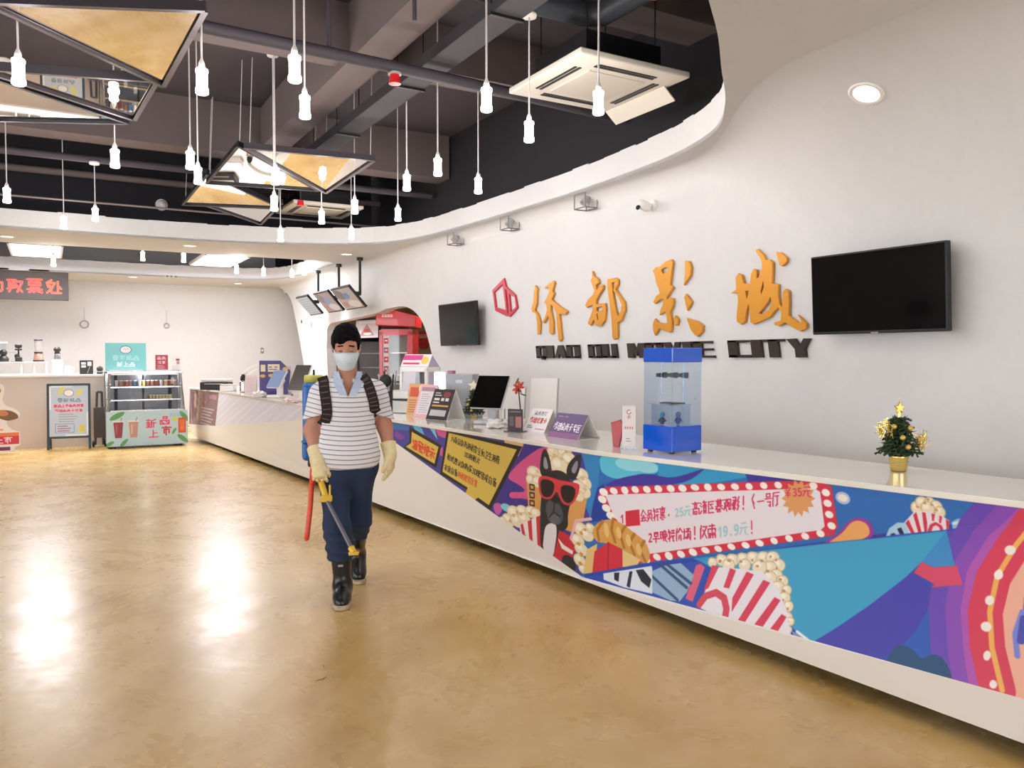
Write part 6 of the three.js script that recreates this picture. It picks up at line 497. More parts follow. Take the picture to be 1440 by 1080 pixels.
  const wn = thing('white_notice', 'pale notice with a small brown picture beside the red notice', 'sign', [1.88, 1.25, -14.78]); mesh('panel', ...board(0.17, 0.23, 0.01, (g, w, h) => { g.fillStyle = '#e2dad6'; g.fillRect(0, 0, w, h); g.fillStyle = '#6a4a44'; g.fillRect(40, 22, 30, 16); g.fillStyle = '#b88870'; g.fillRect(46, 42, 22, 28); lines(g, 12, 84, 60, 3, 12, '#cabdb8', 4); }, 85, 115), wn).position.set(0, 0.125, 0); mesh('foot', box(0.16, 0.01, 0.07, 0, 0.005, 0), M.acrylic, wn);
  // folded trolley left of the display
  const tr = thing('folded_trolley', 'dark folded hand trolley wedged between A-board and chrome display', 'trolley', [0.685, 0, -14.78]); mesh('frame', merge(rod([-0.06, 0.03, 0], [-0.02, 0.9, -0.05], 0.018), rod([0.06, 0.03, 0], [0.05, 0.9, -0.05], 0.018), rod([-0.02, 0.9, -0.05], [0.05, 0.9, -0.05], 0.018)), mat('#4c4846', 0.6), tr); mesh('folded_plate', rbox(0.16, 0.5, 0.03, 0.008, 0, 0.4, 0.03), mat('#5a5450', 0.6), tr); mesh('wheel', merge(cyl(0.05, 0.05, 0.03).rotateZ(Math.PI / 2).translate(-0.09, 0.05, 0), cyl(0.05, 0.05, 0.03).rotateZ(Math.PI / 2).translate(0.09, 0.05, 0)), M.black, tr);
}
{ // appliances on the drinks counter (top at 1.19)
  const Y = 1.1875, acr = M.acrylic;
  const st = thing('clear_stand', 'long clear stand carrying mixers on the drinks counter', 'stand', [-0.42, Y, -15.4]); mesh('top_plate', box(0.9, 0.012, 0.34, -0.06, 0.206, 0), mat('#e6e2de', 0.25), st); for (const x of [-0.42, 0.02, 0.2, 0.37]) mesh('leg', rbox(0.03, 0.2, 0.3, 0.004, x, 0.1, 0), mat('#d5d1cd', 0.3), st);
  const top = Y + 0.2125, blk = mat('#2b2826', 0.5);
  const b = thing('blender', 'tall blender with a copper coloured base and clear jar', 'blender', [-0.16, top, -15.35]); mesh('base', lathe([[0.001, 0], [0.075, 0], [0.078, 0.02], [0.06, 0.14], [0.001, 0.14]], 24), mat('#b8907c', 0.35, 0.3), b); mesh('band', merge(cyl(0.08, 0.08, 0.025, 0, 0.012, 0, 24), cyl(0.066, 0.066, 0.02, 0, 0.15, 0, 24)), blk, b); mesh('jar', lathe([[0.05, 0.16], [0.058, 0.34]], 24), new THREE.MeshPhysicalMaterial({ color: '#ece8e4', transmission: 0.6, roughness: 0.3, thickness: 0 }), b); mesh('lid', lathe([[0.001, 0.375], [0.05, 0.372], [0.064, 0.36], [0.064, 0.345], [0.001, 0.345]], 24), blk, b);
  const g = thing('coffee_grinder', 'black coffee grinder on a thin stem left of the blender', 'grinder', [-0.44, top, -15.35]); mesh('base', merge(rbox(0.1, 0.08, 0.1, 0.02, 0, 0.04, 0), box(0.18, 0.008, 0.12, -0.02, 0.004, 0), new THREE.SphereGeometry(0.04, 12, 8).translate(-0.02, 0.09, 0)), blk, g); mesh('stem', cyl(0.012, 0.012, 0.2, 0, 0.16, 0), blk, g); mesh('hopper', merge(rbox(0.1, 0.03, 0.1, 0.01, 0, 0.2, 0), rbox(0.1, 0.06, 0.1, 0.02, 0, 0.255, 0)), blk, g); mesh('handle', box(0.1, 0.006, 0.02, -0.09, 0.15, 0), M.grey, g);
  const r = thing('coffee_pot', 'round black coffee pot at the left edge of the drinks counter', 'coffee pot', [-0.65, top, -15.35]); mesh('body', lathe([[0.001, 0], [0.075, 0], [0.078, 0.05], [0.04, 0.1], [0.001, 0.1]], 22), blk, r); mesh('bowl', new THREE.SphereGeometry(0.055, 16, 12).translate(0, 0.145, 0), blk, r); mesh('glass_top', lathe([[0.04, 0.19], [0.045, 0.28], [0.055, 0.3]], 18), acr, r); mesh('white_lid', box(0.12, 0.02, 0.1, 0, 0.31, 0), M.white, r);
  const m = thing('juice_mixer', 'mixer with a round black head on a white body right of the blender', 'mixer', [0.11, Y, -15.35]); mesh('body', rbox(0.16, 0.24, 0.18, 0.02, 0, 0.12, 0), M.white, m); mesh('cup', lathe([[0.001, 0.24], [0.05, 0.24], [0.045, 0.34], [0.001, 0.34]], 18), mat('#8d8a86', 0.35, 0.4), m); mesh('collar', cyl(0.04, 0.045, 0.03, 0, 0.355, 0), blk, m); mesh('head', new THREE.SphereGeometry(0.055, 16, 12).scale(1, 0.85, 1).translate(0, 0.41, 0), blk, m);
  const n = thing('white_kettle', 'white jug beside the mixer on the drinks counter', 'jug', [0.26, Y, -15.25]); mesh('body', lathe([[0.001, 0], [0.05, 0], [0.055, 0.08], [0.04, 0.13], [0.044, 0.14], [0.001, 0.13]], 18), M.white, n); mesh('handle', new THREE.TorusGeometry(0.035, 0.008, 8, 16, 3.4).rotateZ(-1.6).translate(0.055, 0.08, 0), M.white, n);
  const p = thing('black_sign', 'black framed card with white patches on the drinks counter', 'sign', [0.53, Y, -15.2]); mesh('panel', ...board(0.2, 0.23, 0.014, (c, w, h) => { c.fillStyle = '#262628'; c.fillRect(0, 0, w, h); c.fillStyle = '#d8d6d4'; c.fillRect(w * 0.12, h * 0.14, w * 0.34, h * 0.16); c.fillRect(w * 0.12, h * 0.36, w * 0.34, h * 0.16); c.fillRect(w * 0.58, h * 0.1, w * 0.3, h * 0.3); c.strokeStyle = '#9a9aa2'; c.lineWidth = 4; c.beginPath(); c.moveTo(w * 0.78, h * 0.4); c.lineTo(w * 0.56, h * 0.95); c.stroke(); }, 100, 115, M.black), p).position.set(0, 0.117, 0); mesh('foot', box(0.2, 0.004, 0.08, 0, 0.002, 0), M.black, p);
  const q = thing('pod_machine', 'small round black pod machine beside the turquoise board', 'machine', [0.73, Y, -15.2]); mesh('base', cyl(0.045, 0.05, 0.035, 0, 0.018, 0), blk, q); mesh('steel_ring', cyl(0.046, 0.046, 0.012, 0, 0.04, 0), M.steel, q); mesh('dome', new THREE.SphereGeometry(0.05, 16, 10).scale(1, 1, 1).translate(0, 0.085, 0), blk, q);
}
// wall rings on the far wall
for (const [x, r, l] of [[0.64, 0.075, 'larger pale ring shaped hook on the far wall, left one'], [2.22, 0.05, 'smaller pale ring shaped hook on the far wall, right one']]) { const t = thing('wall_ring', l, 'hook', [x, 2.15, -18.88], 0, 'ring hooks on the far wall'); mesh('ring', new THREE.TorusGeometry(r, 0.012, 8, 24), M.grey, t); mesh('peg', rod([0, r, 0.0], [0, r, -0.02], 0.01), M.grey, t); mesh('cable', rod([0, r, -0.014], [0, r + 0.28, -0.014], 0.006), mat('#c9c4c0', 0.6), t); }
{ const t = thing('wall_switch', 'small grey wall switch above the purple menu board', 'switch', [4.25, 1.62, -18.88]); mesh('plate', rbox(0.06, 0.12, 0.02, 0.004), mat('#8c8784', 0.5), t); mesh('rocker', rbox(0.03, 0.05, 0.012, 0.003, 0, 0, 0.012), M.white, t); }
// ---------- the worker ----------
// distance-field meshing (surface nets) for the body and clothes
function nets(sdf, lo, hi, c, uvOf) {
  const n = [0, 1, 2].map((k) => Math.ceil((hi[k] - lo[k]) / c) + 1), [nx, ny, nz] = n, F = new Float32Array(nx * ny * nz), id = new Int32Array(nx * ny * nz).fill(-1), at = (x, y, z) => x + nx * (y + ny * z);
  for (let z = 0; z < nz; z++) for (let y = 0; y < ny; y++) for (let x = 0; x < nx; x++) F[at(x, y, z)] = sdf(lo[0] + x * c, lo[1] + y * c, lo[2] + z * c);
  const pos = [], idx = [];
  for (let z = 0; z < nz - 1; z++) for (let y = 0; y < ny - 1; y++) for (let x = 0; x < nx - 1; x++) {
    let m = 0; const v = []; for (let k = 0; k < 8; k++) { const f = F[at(x + (k & 1), y + ((k >> 1) & 1), z + (k >> 2))]; v.push(f); if (f < 0) m |= 1 << k; } if (m === 0 || m === 255) continue;
    let sx = 0, sy = 0, sz = 0, s = 0; for (let a = 0; a < 8; a++) for (const d of [1, 2, 4]) { const b = a | d; if (b === a || (v[a] < 0) === (v[b] < 0)) continue; const t = v[a] / (v[a] - v[b]); sx += (a & 1) + (d === 1 ? t : 0); sy += ((a >> 1) & 1) + (d === 2 ? t : 0); sz += (a >> 2) + (d === 4 ? t : 0); s++; }
    id[at(x, y, z)] = pos.length / 3; pos.push(lo[0] + (x + sx / s) * c, lo[1] + (y + sy / s) * c, lo[2] + (z + sz / s) * c);
  }
  const quad = (a, b, d, e, fl) => { if (a < 0 || b < 0 || d < 0 || e < 0) return; fl ? idx.push(a, b, d, a, d, e) : idx.push(a, d, b, a, e, d); };
  for (let z = 1; z < nz - 1; z++) for (let y = 1; y < ny - 1; y++) for (let x = 1; x < nx - 1; x++) {
    const f = F[at(x, y, z)] < 0;
    if (f !== (F[at(x + 1, y, z)] < 0)) quad(id[at(x, y - 1, z - 1)], id[at(x, y, z - 1)], id[at(x, y, z)], id[at(x, y - 1, z)], f);
    if (f !== (F[at(x, y + 1, z)] < 0)) quad(id[at(x - 1, y, z - 1)], id[at(x - 1, y, z)], id[at(x, y, z)], id[at(x, y, z - 1)], f);
    if (f !== (F[at(x, y, z + 1)] < 0)) quad(id[at(x - 1, y - 1, z)], id[at(x, y - 1, z)], id[at(x, y, z)], id[at(x - 1, y, z)], f);
  }
  const g = new THREE.BufferGeometry(), N = [], uv = [], e = c * 0.5;
  for (let i = 0; i < pos.length; i += 3) { const [x, y, z] = [pos[i], pos[i + 1], pos[i + 2]], v = V3(sdf(x + e, y, z) - sdf(x - e, y, z), sdf(x, y + e, z) - sdf(x, y - e, z), sdf(x, y, z + e) - sdf(x, y, z - e)).normalize(); N.push(v.x, v.y, v.z); uv.push(...(uvOf ? uvOf(x, y, z) : [x, y])); }
  g.setAttribute('position', new THREE.Float32BufferAttribute(pos, 3)); g.setAttribute('normal', new THREE.Float32BufferAttribute(N, 3)); g.setAttribute('uv', new THREE.Float32BufferAttribute(uv, 2)); g.setIndex(idx); return g;
}
const smin = (a, b, k) => { const h = Math.max(k - Math.abs(a - b), 0) / k; return Math.min(a, b) - h * h * k * 0.25; };
const cone = (a, b, r0, r1) => { const d = [b[0] - a[0], b[1] - a[1], b[2] - a[2]], L = d[0] * d[0] + d[1] * d[1] + d[2] * d[2]; return (x, y, z) => { const p = [x - a[0], y - a[1], z - a[2]]; let t = (p[0] * d[0] + p[1] * d[1] + p[2] * d[2]) / L; t = t < 0 ? 0 : t > 1 ? 1 : t; return Math.hypot(p[0] - d[0] * t, p[1] - d[1] * t, p[2] - d[2] * t) - (r0 + (r1 - r0) * t); }; };
const elli = (c, r) => (x, y, z) => { const p = [(x - c[0]) / r[0], (y - c[1]) / r[1], (z - c[2]) / r[2]], k = Math.hypot(...p); return (k - 1) * Math.min(...r); };
const flat = (f, z0, s) => (x, y, z) => f(x, y, z0 + (z - z0) * s);       // squeezes a shape front to back
const join = (k, ...fs) => (x, y, z) => { let d = fs[0](x, y, z); for (let i = 1; i < fs.length; i++) d = smin(d, fs[i](x, y, z), k); return d; };
const MAN = { x: 1.574, z: -4.676, turn: -0.325 };
const J = { neck: [-0.012, 1.36, -0.12], chin: [-0.02, 1.45, -0.085], shR: [-0.178, 1.255, -0.13], shL: [0.156, 1.262, -0.13], elR: [-0.238, 1.035, -0.15], elL: [0.212, 1.05, -0.16], wrR: [-0.198, 0.86, -0.02], wrL: [0.24, 0.885, -0.1], hipR: [-0.105, 0.82, -0.13], hipL: [0.055, 0.82, -0.15], knR: [-0.085, 0.45, 0.0], anR: [-0.056, 0.1, 0.0], knL: [0.045, 0.46, -0.2], anL: [0.035, 0.17, -0.53], head: [-0.024, 1.555, -0.075] };
const skin = mat('#bd8670', 0.55), navy = mat('#1e2f4c', 0.85), rubber = mat('#17171a', 0.28), latex = mat('#e3d3a2', 0.5), hairM = mat('#08080a', 0.85, 0, { specularIntensity: 0.25 });
{
  const man = thing('person', 'worker in striped polo shirt, face mask, rubber gloves and boots holding a spray wand', 'person', [MAN.x, 0, MAN.z], MAN.turn);
  const torso = (o) => flat(join(0.09, cone([J.shR[0] + 0.04, 1.25, -0.125], [J.shL[0] - 0.04, 1.255, -0.125], 0.085 + o, 0.085 + o), cone([-0.095, 1.2, -0.12], [-0.1, 0.92, -0.12], 0.1 + o, 0.098 + o), cone([0.065, 1.2, -0.12], [0.05, 0.92, -0.12], 0.1 + o, 0.098 + o), cone([-0.02, 1.2, -0.12], [-0.025, 0.88, -0.12], 0.12 + o, 0.12 + o), cone([-0.1, 0.88, -0.12], [0.045, 0.88, -0.12], 0.105 + o, 0.105 + o)), -0.12, 1.08);
  const neckS = cone([-0.012, 1.3, -0.125], [-0.02, 1.46, -0.09], 0.062, 0.056), upR = cone(J.shR, J.elR, 0.056, 0.043), foR = cone(J.elR, J.wrR, 0.046, 0.032), upL = cone(J.shL, J.elL, 0.056, 0.043), foL = cone(J.elL, J.wrL, 0.046, 0.032);
  const thR = cone(J.hipR, J.knR, 0.085, 0.058), shR = cone(J.knR, J.anR, 0.055, 0.042), thL = cone(J.hipL, J.knL, 0.085, 0.058), shL = cone(J.knL, J.anL, 0.055, 0.042);
  const bodyS = join(0.035, torso(-0.02), neckS, upR, foR, upL, foL, thR, shR, thL, shL);
  // head: tilted down, looking at the floor ahead
  const hc = J.head, tilt = 0.34, ct = Math.cos(tilt), sn = Math.sin(tilt);
  const H = (f) => (x, y, z) => { const dx = x - hc[0], dy = y - hc[1], dz = z - hc[2]; return f(dx, dy * ct + dz * sn, -dy * sn + dz * ct); };
  const headS = join(0.03, elli([0, 0.025, -0.01], [0.076, 0.095, 0.094]), elli([0, -0.05, 0.025], [0.06, 0.078, 0.068]), elli([0, -0.105, 0.05], [0.03, 0.026, 0.03]), elli([0.03, -0.02, 0.055], [0.028, 0.026, 0.026]), elli([-0.03, -0.02, 0.055], [0.028, 0.026, 0.026]), elli([0, 0.035, 0.07], [0.05, 0.018, 0.016]));
  const faceS = (x, y, z) => { let d = headS(x, y, z); d = smin(d, cone([0, 0.015, 0.088], [0, -0.03, 0.112], 0.008, 0.013)(x, y, z), 0.02); for (const s of [-1, 1]) { d = Math.max(d, -elli([s * 0.032, 0.008, 0.098], [0.018, 0.009, 0.014])(x, y, z) * 1); d = smin(d, elli([s * 0.032, 0.007, 0.079], [0.016, 0.012, 0.011])(x, y, z), 0.006); d = smin(d, elli([s * 0.079, -0.012, -0.005], [0.01, 0.03, 0.018])(x, y, z), 0.008); } d = smin(d, elli([0, -0.068, 0.092], [0.024, 0.008, 0.01])(x, y, z), 0.01); return d; };
  const bodyG = nets(bodyS, [-0.36, 0.02, -0.68], [0.34, 1.5, 0.16], 0.013), headG = nets((x, y, z) => smin(H(faceS)(x, y, z), neckS(x, y, z), 0.03), [-0.14, 1.36, -0.24], [0.1, 1.7, 0.1], 0.0045);
  mesh('body', merge(bodyG, headG), skin, man);
  // eyes half closed, eyebrows
  const place = (g, p, rz = 0) => { g.rotateZ(rz); g.translate(...p); g.rotateX(tilt); g.translate(...hc); return g; };
  for (const s of [-1, 1]) { mesh('eyebrow', place(new THREE.CapsuleGeometry(0.0045, 0.026, 3, 8).rotateZ(Math.PI / 2).scale(1, 1, 0.6), [s * 0.033, 0.034, 0.092], -s * 0.12), hairM, man); mesh('eye', place(new THREE.CapsuleGeometry(0.0022, 0.018, 3, 8).rotateZ(Math.PI / 2), [s * 0.032, 0.0, 0.0905], s * 0.06), mat('#1c1210', 0.3), man); }
  const hairS = (x, y, z) => {
    const sm = THREE.MathUtils.smoothstep, a = elli([0, 0.036, -0.014], [0.09, 0.11, 0.108])(x, y, z) + 0.006 * noise.noise(x * 34 + y * 12, y * 16, z * 34) + 0.004 * noise.noise(x * 90, y * 30, z * 90);
    const fringe = 0.05 + 0.016 * Math.cos((x - 0.022) * 44) + 0.006 * noise.noise(x * 130, 3, z * 60), side = -0.02 + 0.006 * noise.noise(z * 120, y * 20, 5);
    let t = THREE.MathUtils.lerp(-0.062, side, sm(z, -0.06, -0.01)); t = THREE.MathUtils.lerp(t, fringe, Math.max(sm(z, 0.028, 0.045) * sm(0.082 - Math.abs(x), 0.004, 0.016), sm(z, 0.045, 0.06)));
    return Math.max(a, t - y);
  };
  mesh('hair', nets(H(hairS), [-0.14, 1.42, -0.26], [0.1, 1.72, 0.09], 0.005), hairM, man);
  // mask
  const maskS = (x, y, z) => { const d = Math.min(headS(x, y, z), cone([0, 0.0, 0.088], [0, -0.05, 0.108], 0.01, 0.016)(x, y, z)); const o = smin(d, elli([0, -0.052, 0.082], [0.042, 0.05, 0.034])(x, y, z), 0.05) - 0.005; return Math.max(o, y + 0.014 - 0.012 * (1 - Math.min(1, Math.abs(x) / 0.06)), -(y + 0.122), -(z - 0.018 - 0.0)); };
  const mk = mesh('face_mask', nets(H(maskS), [-0.13, 1.34, -0.1], [0.09, 1.6, 0.12], 0.004), mat('#d4e2ea', 0.75), man); mk.userData.label = 'pale blue surgical mask';
  for (const s of [-1, 1]) { mesh('ear_loop', tube([V3(s * 0.066, -0.028, 0.03), V3(s * 0.084, 0.0, 0.0), V3(s * 0.087, 0.01, -0.02), V3(s * 0.084, -0.03, -0.018), V3(s * 0.064, -0.085, 0.025)], 0.0018, 20, 5).rotateX(tilt).translate(...hc), M.white, mk); }
  for (const y of [-0.045, -0.062, -0.08]) mesh('pleat', tube([-0.055, -0.03, 0, 0.03, 0.055].map((x) => { let z = 0.02; for (let q = 0.16; q > 0.0; q -= 0.001) if (maskS(x, y, q) < 0) { z = q; break; } return V3(x, y, z); }), 0.0016, 16, 5).rotateX(tilt).translate(...hc), mat('#c2d3de', 0.75), mk);
  // shirt
  const slR = [THREE.MathUtils.lerp(J.shR[0], J.elR[0], 0.72), THREE.MathUtils.lerp(J.shR[1], J.elR[1], 0.72), -0.145], slL = [THREE.MathUtils.lerp(J.shL[0], J.elL[0], 0.72), THREE.MathUtils.lerp(J.shL[1], J.elL[1], 0.72), -0.152];
  const sleeves = join(0.05, torso(0.012), cone(J.shR, [slR[0] - 0.01, slR[1] - 0.06, slR[2]], 0.066, 0.078), cone(J.shL, [slL[0] + 0.008, slL[1] - 0.06, slL[2]], 0.066, 0.076), cone([-0.012, 1.3, -0.125], [-0.018, 1.385, -0.12], 0.09, 0.074));
  const wr = (x, y, z) => 0.0035 * noise.noise(x * 9 + 3, y * 14, z * 9) + 0.002 * noise.noise(x * 26, y * 30 + x * 20, z * 20);
  const hem = (x) => 0.805 + 0.025 * x;
  const shirtS = (x, y, z) => { let d = sleeves(x, y, z) + wr(x, y, z); const arm = x < -0.155 - (1.2 - y) * 0.18 || x > 0.128 + (1.2 - y) * 0.18; d = Math.max(d, hem(x) - y); if (arm && y < 1.17) d = Math.max(d, (x < 0 ? 1.125 + (x + 0.22) * 0.3 : 1.12 - (x - 0.2) * 0.35) - y); const neckCut = Math.max(Math.abs(x + 0.014) - Math.max(0, (y - 1.245)) * 0.42, -(z + 0.06)); d = Math.max(d, -neckCut); return Math.max(d, y - 1.385 + (z + 0.12) * 0.35); };
  const stripes = canvasTex(64, 512, (g) => { g.fillStyle = '#e6e4e8'; g.fillRect(0, 0, 64, 512); for (let i = 0; i < 16; i++) { g.fillStyle = '#777987'; g.fillRect(0, i * 32 + 12, 64, 5); g.fillStyle = '#cfd0d8'; g.fillRect(0, i * 32 + 17, 64, 4); } }); stripes.wrapS = stripes.wrapT = THREE.RepeatWrapping;
  const sG = nets(shirtS, [-0.36, 0.76, -0.32], [0.34, 1.46, 0.08], 0.009, (x, y, z) => [x * 3, (y + 0.012 * Math.cos(x * 9) - (Math.abs(x) > 0.17 ? Math.abs(x) * 0.12 : 0.02)) * 2.15]);
  const shirt = mesh('polo_shirt', sG, new THREE.MeshPhysicalMaterial({ map: stripes, roughness: 0.9 }), man); shirt.userData.label = 'white polo shirt with thin dark stripes';
  const surf = (f, x, y, z0 = 0.3) => { for (let q = z0; q > -0.3; q -= 0.002) if (f(x, y, q) < 0) return q; return -0.1; };
  const colM = mat('#b8c4da', 0.85);
  for (const s of [-1, 1]) { const P = [], add = (x, y, o) => P.push(V3(x, y, o)); const rows = [[0.004, 1.258, 0.01], [0.02, 1.30, 0.008], [0.038, 1.345, 0.004], [0.056, 1.405, -0.03]], outs = [[0.05, 1.262, 0.014], [0.075, 1.305, 0.012], [0.09, 1.345, 0.01], [0.085, 1.4, -0.02]]; const pos = [], pt = ([x, y, o]) => { const X = s * x - 0.014; return [X, y, Math.max(surf(sleeves, X, Math.min(y, 1.38)), -0.135) + Math.max(0.006, o)]; };
    for (let i = 0; i < 3; i++) { const a = pt(rows[i]), b = pt(outs[i]), c = pt(outs[i + 1]), d = pt(rows[i + 1]); const qs = [a, b, c, a, c, d]; pos.push(...qs.flat(), ...[...qs].reverse().map((p) => [p[0], p[1], p[2] - 0.004]).flat()); } const g = new THREE.BufferGeometry(); g.setAttribute('position', new THREE.Float32BufferAttribute(pos, 3)); g.setAttribute('uv', new THREE.Float32BufferAttribute(new Float32Array(pos.length / 3 * 2), 2)); g.computeVertexNormals(); mesh('collar', g, colM, shirt); }
  for (const y of [1.215, 1.17]) mesh('button', new THREE.SphereGeometry(0.006, 8, 6).translate(-0.014, y, surf(shirtS, -0.014, y) + 0.002), M.grey, shirt);
  // trousers
  const trS = (() => { const f = join(0.05, flat(join(0.08, cone([-0.095, 0.86, -0.13], [0.05, 0.86, -0.13], 0.108, 0.108), cone([-0.09, 0.79, -0.13], [0.045, 0.79, -0.14], 0.105, 0.105)), -0.13, 1.08), cone(J.hipR, J.knR, 0.098, 0.076), cone(J.knR, [-0.068, 0.31, 0.0], 0.076, 0.074), cone([-0.066, 0.33, 0.0], [-0.064, 0.31, 0.005], 0.08, 0.074), cone(J.hipL, J.knL, 0.098, 0.074), cone(J.knL, [0.04, 0.34, -0.31], 0.074, 0.07)); return (x, y, z) => { let d = f(x, y, z) + 0.005 * noise.noise(x * 11, y * 13 + 5, z * 11) + (y < 0.45 ? 0.005 * Math.sin(y * 95 + x * 12) : 0); return Math.max(d, y - 0.9, 0.262 - y + (z < -0.15 ? 0.05 : 0)); }; })();
  mesh('trousers', nets(trS, [-0.3, 0.22, -0.46], [0.24, 0.94, 0.16], 0.011), navy, man).userData.label = 'dark navy trousers';
  // boots
  const boot = (an, toe, kn, pitch) => { const up = cone([an[0], an[1] + 0.02, an[2]], kn, 0.052, 0.064), fo = join(0.05, cone([an[0], toe[1] + 0.055 + pitch * 0.06, an[2] - 0.01], [toe[0], toe[1] + 0.038, toe[2] - 0.04], 0.05, 0.042), cone([an[0], an[1] - 0.01, an[2]], [an[0] * 0.5 + toe[0] * 0.5, toe[1] + 0.06, (an[2] + toe[2]) / 2], 0.05, 0.045)); return join(0.045, up, fo); };
  const bR = boot(J.anR, [-0.06, 0.0, 0.19], [-0.066, 0.32, 0.0], 0), bL = boot([0.035, 0.16, -0.54], [0.045, 0.0, -0.37], [0.04, 0.36, -0.33], 1);
  const soleM = mat('#b7a488', 0.7);
  { const b = mesh('boot', nets((x, y, z) => Math.max(bR(x, y, z), 0.028 - y, y - 0.315), [-0.18, 0.0, -0.12], [0.06, 0.34, 0.27], 0.007), rubber, man); mesh('sole', nets((x, y, z) => Math.max(bR(x, Math.max(y, 0.034), z) - 0.004, 0.001 - y, y - 0.032), [-0.18, -0.02, -0.12], [0.06, 0.06, 0.28], 0.006), soleM, b); mesh('brand_patch', box(0.03, 0.012, 0.003, -0.066, 0.235, surf(bR, -0.066, 0.235) + 0.001), M.grey, b); }
  { const b = mesh('boot', nets((x, y, z) => Math.max(bL(x, y, z), 0.02 - y - (z + 0.4) * -0.0, y - 0.36), [-0.08, -0.02, -0.68], [0.16, 0.38, -0.22], 0.007), rubber, man); const sl = join(0.03, cone([0.035, 0.075, -0.56], [0.045, 0.012, -0.42], 0.036, 0.04), cone([0.045, 0.012, -0.42], [0.045, 0.012, -0.36], 0.04, 0.036)); mesh('sole', nets((x, y, z) => Math.max(flat((a, c, d) => sl(a, c, d), 0, 1)(x, y, z), 0.001 - y, y - (z < -0.42 ? 0.02 + (-0.42 - z) * 0.45 : 0.024)), [-0.04, -0.02, -0.66], [0.12, 0.12, -0.28], 0.006), soleM, b); }
  // gloves: cuff over the forearm, palm, four fingers and a thumb
  const glove = (el, wr2, D, W, Nn, curls, thumb) => {
    const v = (a) => V3(...a), el3 = v(el), w3 = v(wr2), d = v(D).normalize(), w = v(W).normalize(), n = v(Nn).normalize(), A = (p) => [p.x, p.y, p.z], cu = w3.clone().lerp(el3, 0.42), palmEnd = w3.clone().addScaledVector(d, 0.085); let fs = [cone(A(cu), A(w3), 0.05, 0.04)];
    for (const s of [-0.026, 0, 0.026]) fs.push(cone(A(w3.clone().addScaledVector(w, s * 0.6)), A(palmEnd.clone().addScaledVector(w, s)), 0.02, 0.0165));
    const palm = join(0.03, ...fs), fing = [];
    [0.032, 0.011, -0.011, -0.031].forEach((s, i) => { let p = palmEnd.clone().addScaledVector(w, s).addScaledVector(d, -0.012), ang = 0; const Ls = [[0.042, 0.027, 0.02], [0.047, 0.03, 0.021], [0.044, 0.028, 0.02], [0.035, 0.022, 0.018]][i]; Ls.forEach((L, k) => { ang += curls[i] * [0.7, 1, 0.8][k]; const q = p.clone().addScaledVector(d, Math.cos(ang) * L).addScaledVector(n, Math.sin(ang) * L).addScaledVector(w, s * 0.12); fing.push([i, cone(A(p), A(q), 0.0105 - k * 0.0008, 0.0098 - k * 0.0008)]); p = q; }); });
    let p = w3.clone().addScaledVector(w, 0.026).addScaledVector(d, 0.025); const th = []; for (const [L, a, b] of thumb) { const q = p.clone().addScaledVector(d, L * Math.cos(a) * Math.cos(b)).addScaledVector(w, L * Math.sin(a) * Math.cos(b)).addScaledVector(n, L * Math.sin(b)); th.push(cone(A(p), A(q), 0.0135, 0.0108)); p = q; }
    const thS = join(0.01, ...th), F = [0, 1, 2, 3].map((i) => join(0.006, ...fing.filter((f) => f[0] === i).map((f) => f[1])));
    const all = (x, y, z) => { let m = smin(palm(x, y, z), thS(x, y, z), 0.016), f = 1e9; for (const k of F) f = Math.min(f, k(x, y, z)); return smin(m, f, 0.008) + 0.0018 * noise.noise(x * 50, y * 60, z * 50); };
    const cd = el3.clone().sub(w3).normalize(), lim = cu.clone(), cut = (x, y, z) => (x - lim.x) * cd.x + (y - lim.y) * cd.y + (z - lim.z) * cd.z;
    const c = palmEnd; return [(x, y, z) => Math.max(all(x, y, z), cut(x, y, z)), [Math.min(cu.x, c.x) - 0.11, c.y - 0.13, Math.min(cu.z, c.z) - 0.11], [Math.max(cu.x, c.x) + 0.11, cu.y + 0.06, Math.max(cu.z, c.z) + 0.11]];
  };
  const gR = glove(J.elR, J.wrR, [0.1, -0.9, 0.35], [0.95, 0.05, 0.15], [0.1, -0.3, -0.95], [0.75, 0.8, 0.85, 0.9], [[0.035, 0.7, 0.3], [0.03, 0.3, 0.6], [0.024, 0.1, 0.8]]);
  mesh('rubber_glove', nets(...gR, 0.0042), latex, man).userData.label = 'cream rubber glove gripping the spray wand';
  const gL = glove(J.elL, J.wrL, [-0.02, -0.98, 0.12], [-0.55, 0.0, 0.83], [-0.83, 0.0, -0.55], [0.22, 0.28, 0.32, 0.36], [[0.034, 0.6, 0.1], [0.03, 0.25, 0.25], [0.024, 0.1, 0.35]]);
  mesh('rubber_glove', nets(...gL, 0.0042), latex, man).userData.label = 'cream rubber glove hanging open';
  // ---------- knapsack sprayer ----------
  const sp = thing('knapsack_sprayer', 'blue knapsack sprayer on the worker’s back with yellow fittings and orange hose', 'sprayer', [MAN.x, 0, MAN.z], MAN.turn), blue = mat('#1668b8', 0.35), yel = mat('#e0b93a', 0.45);
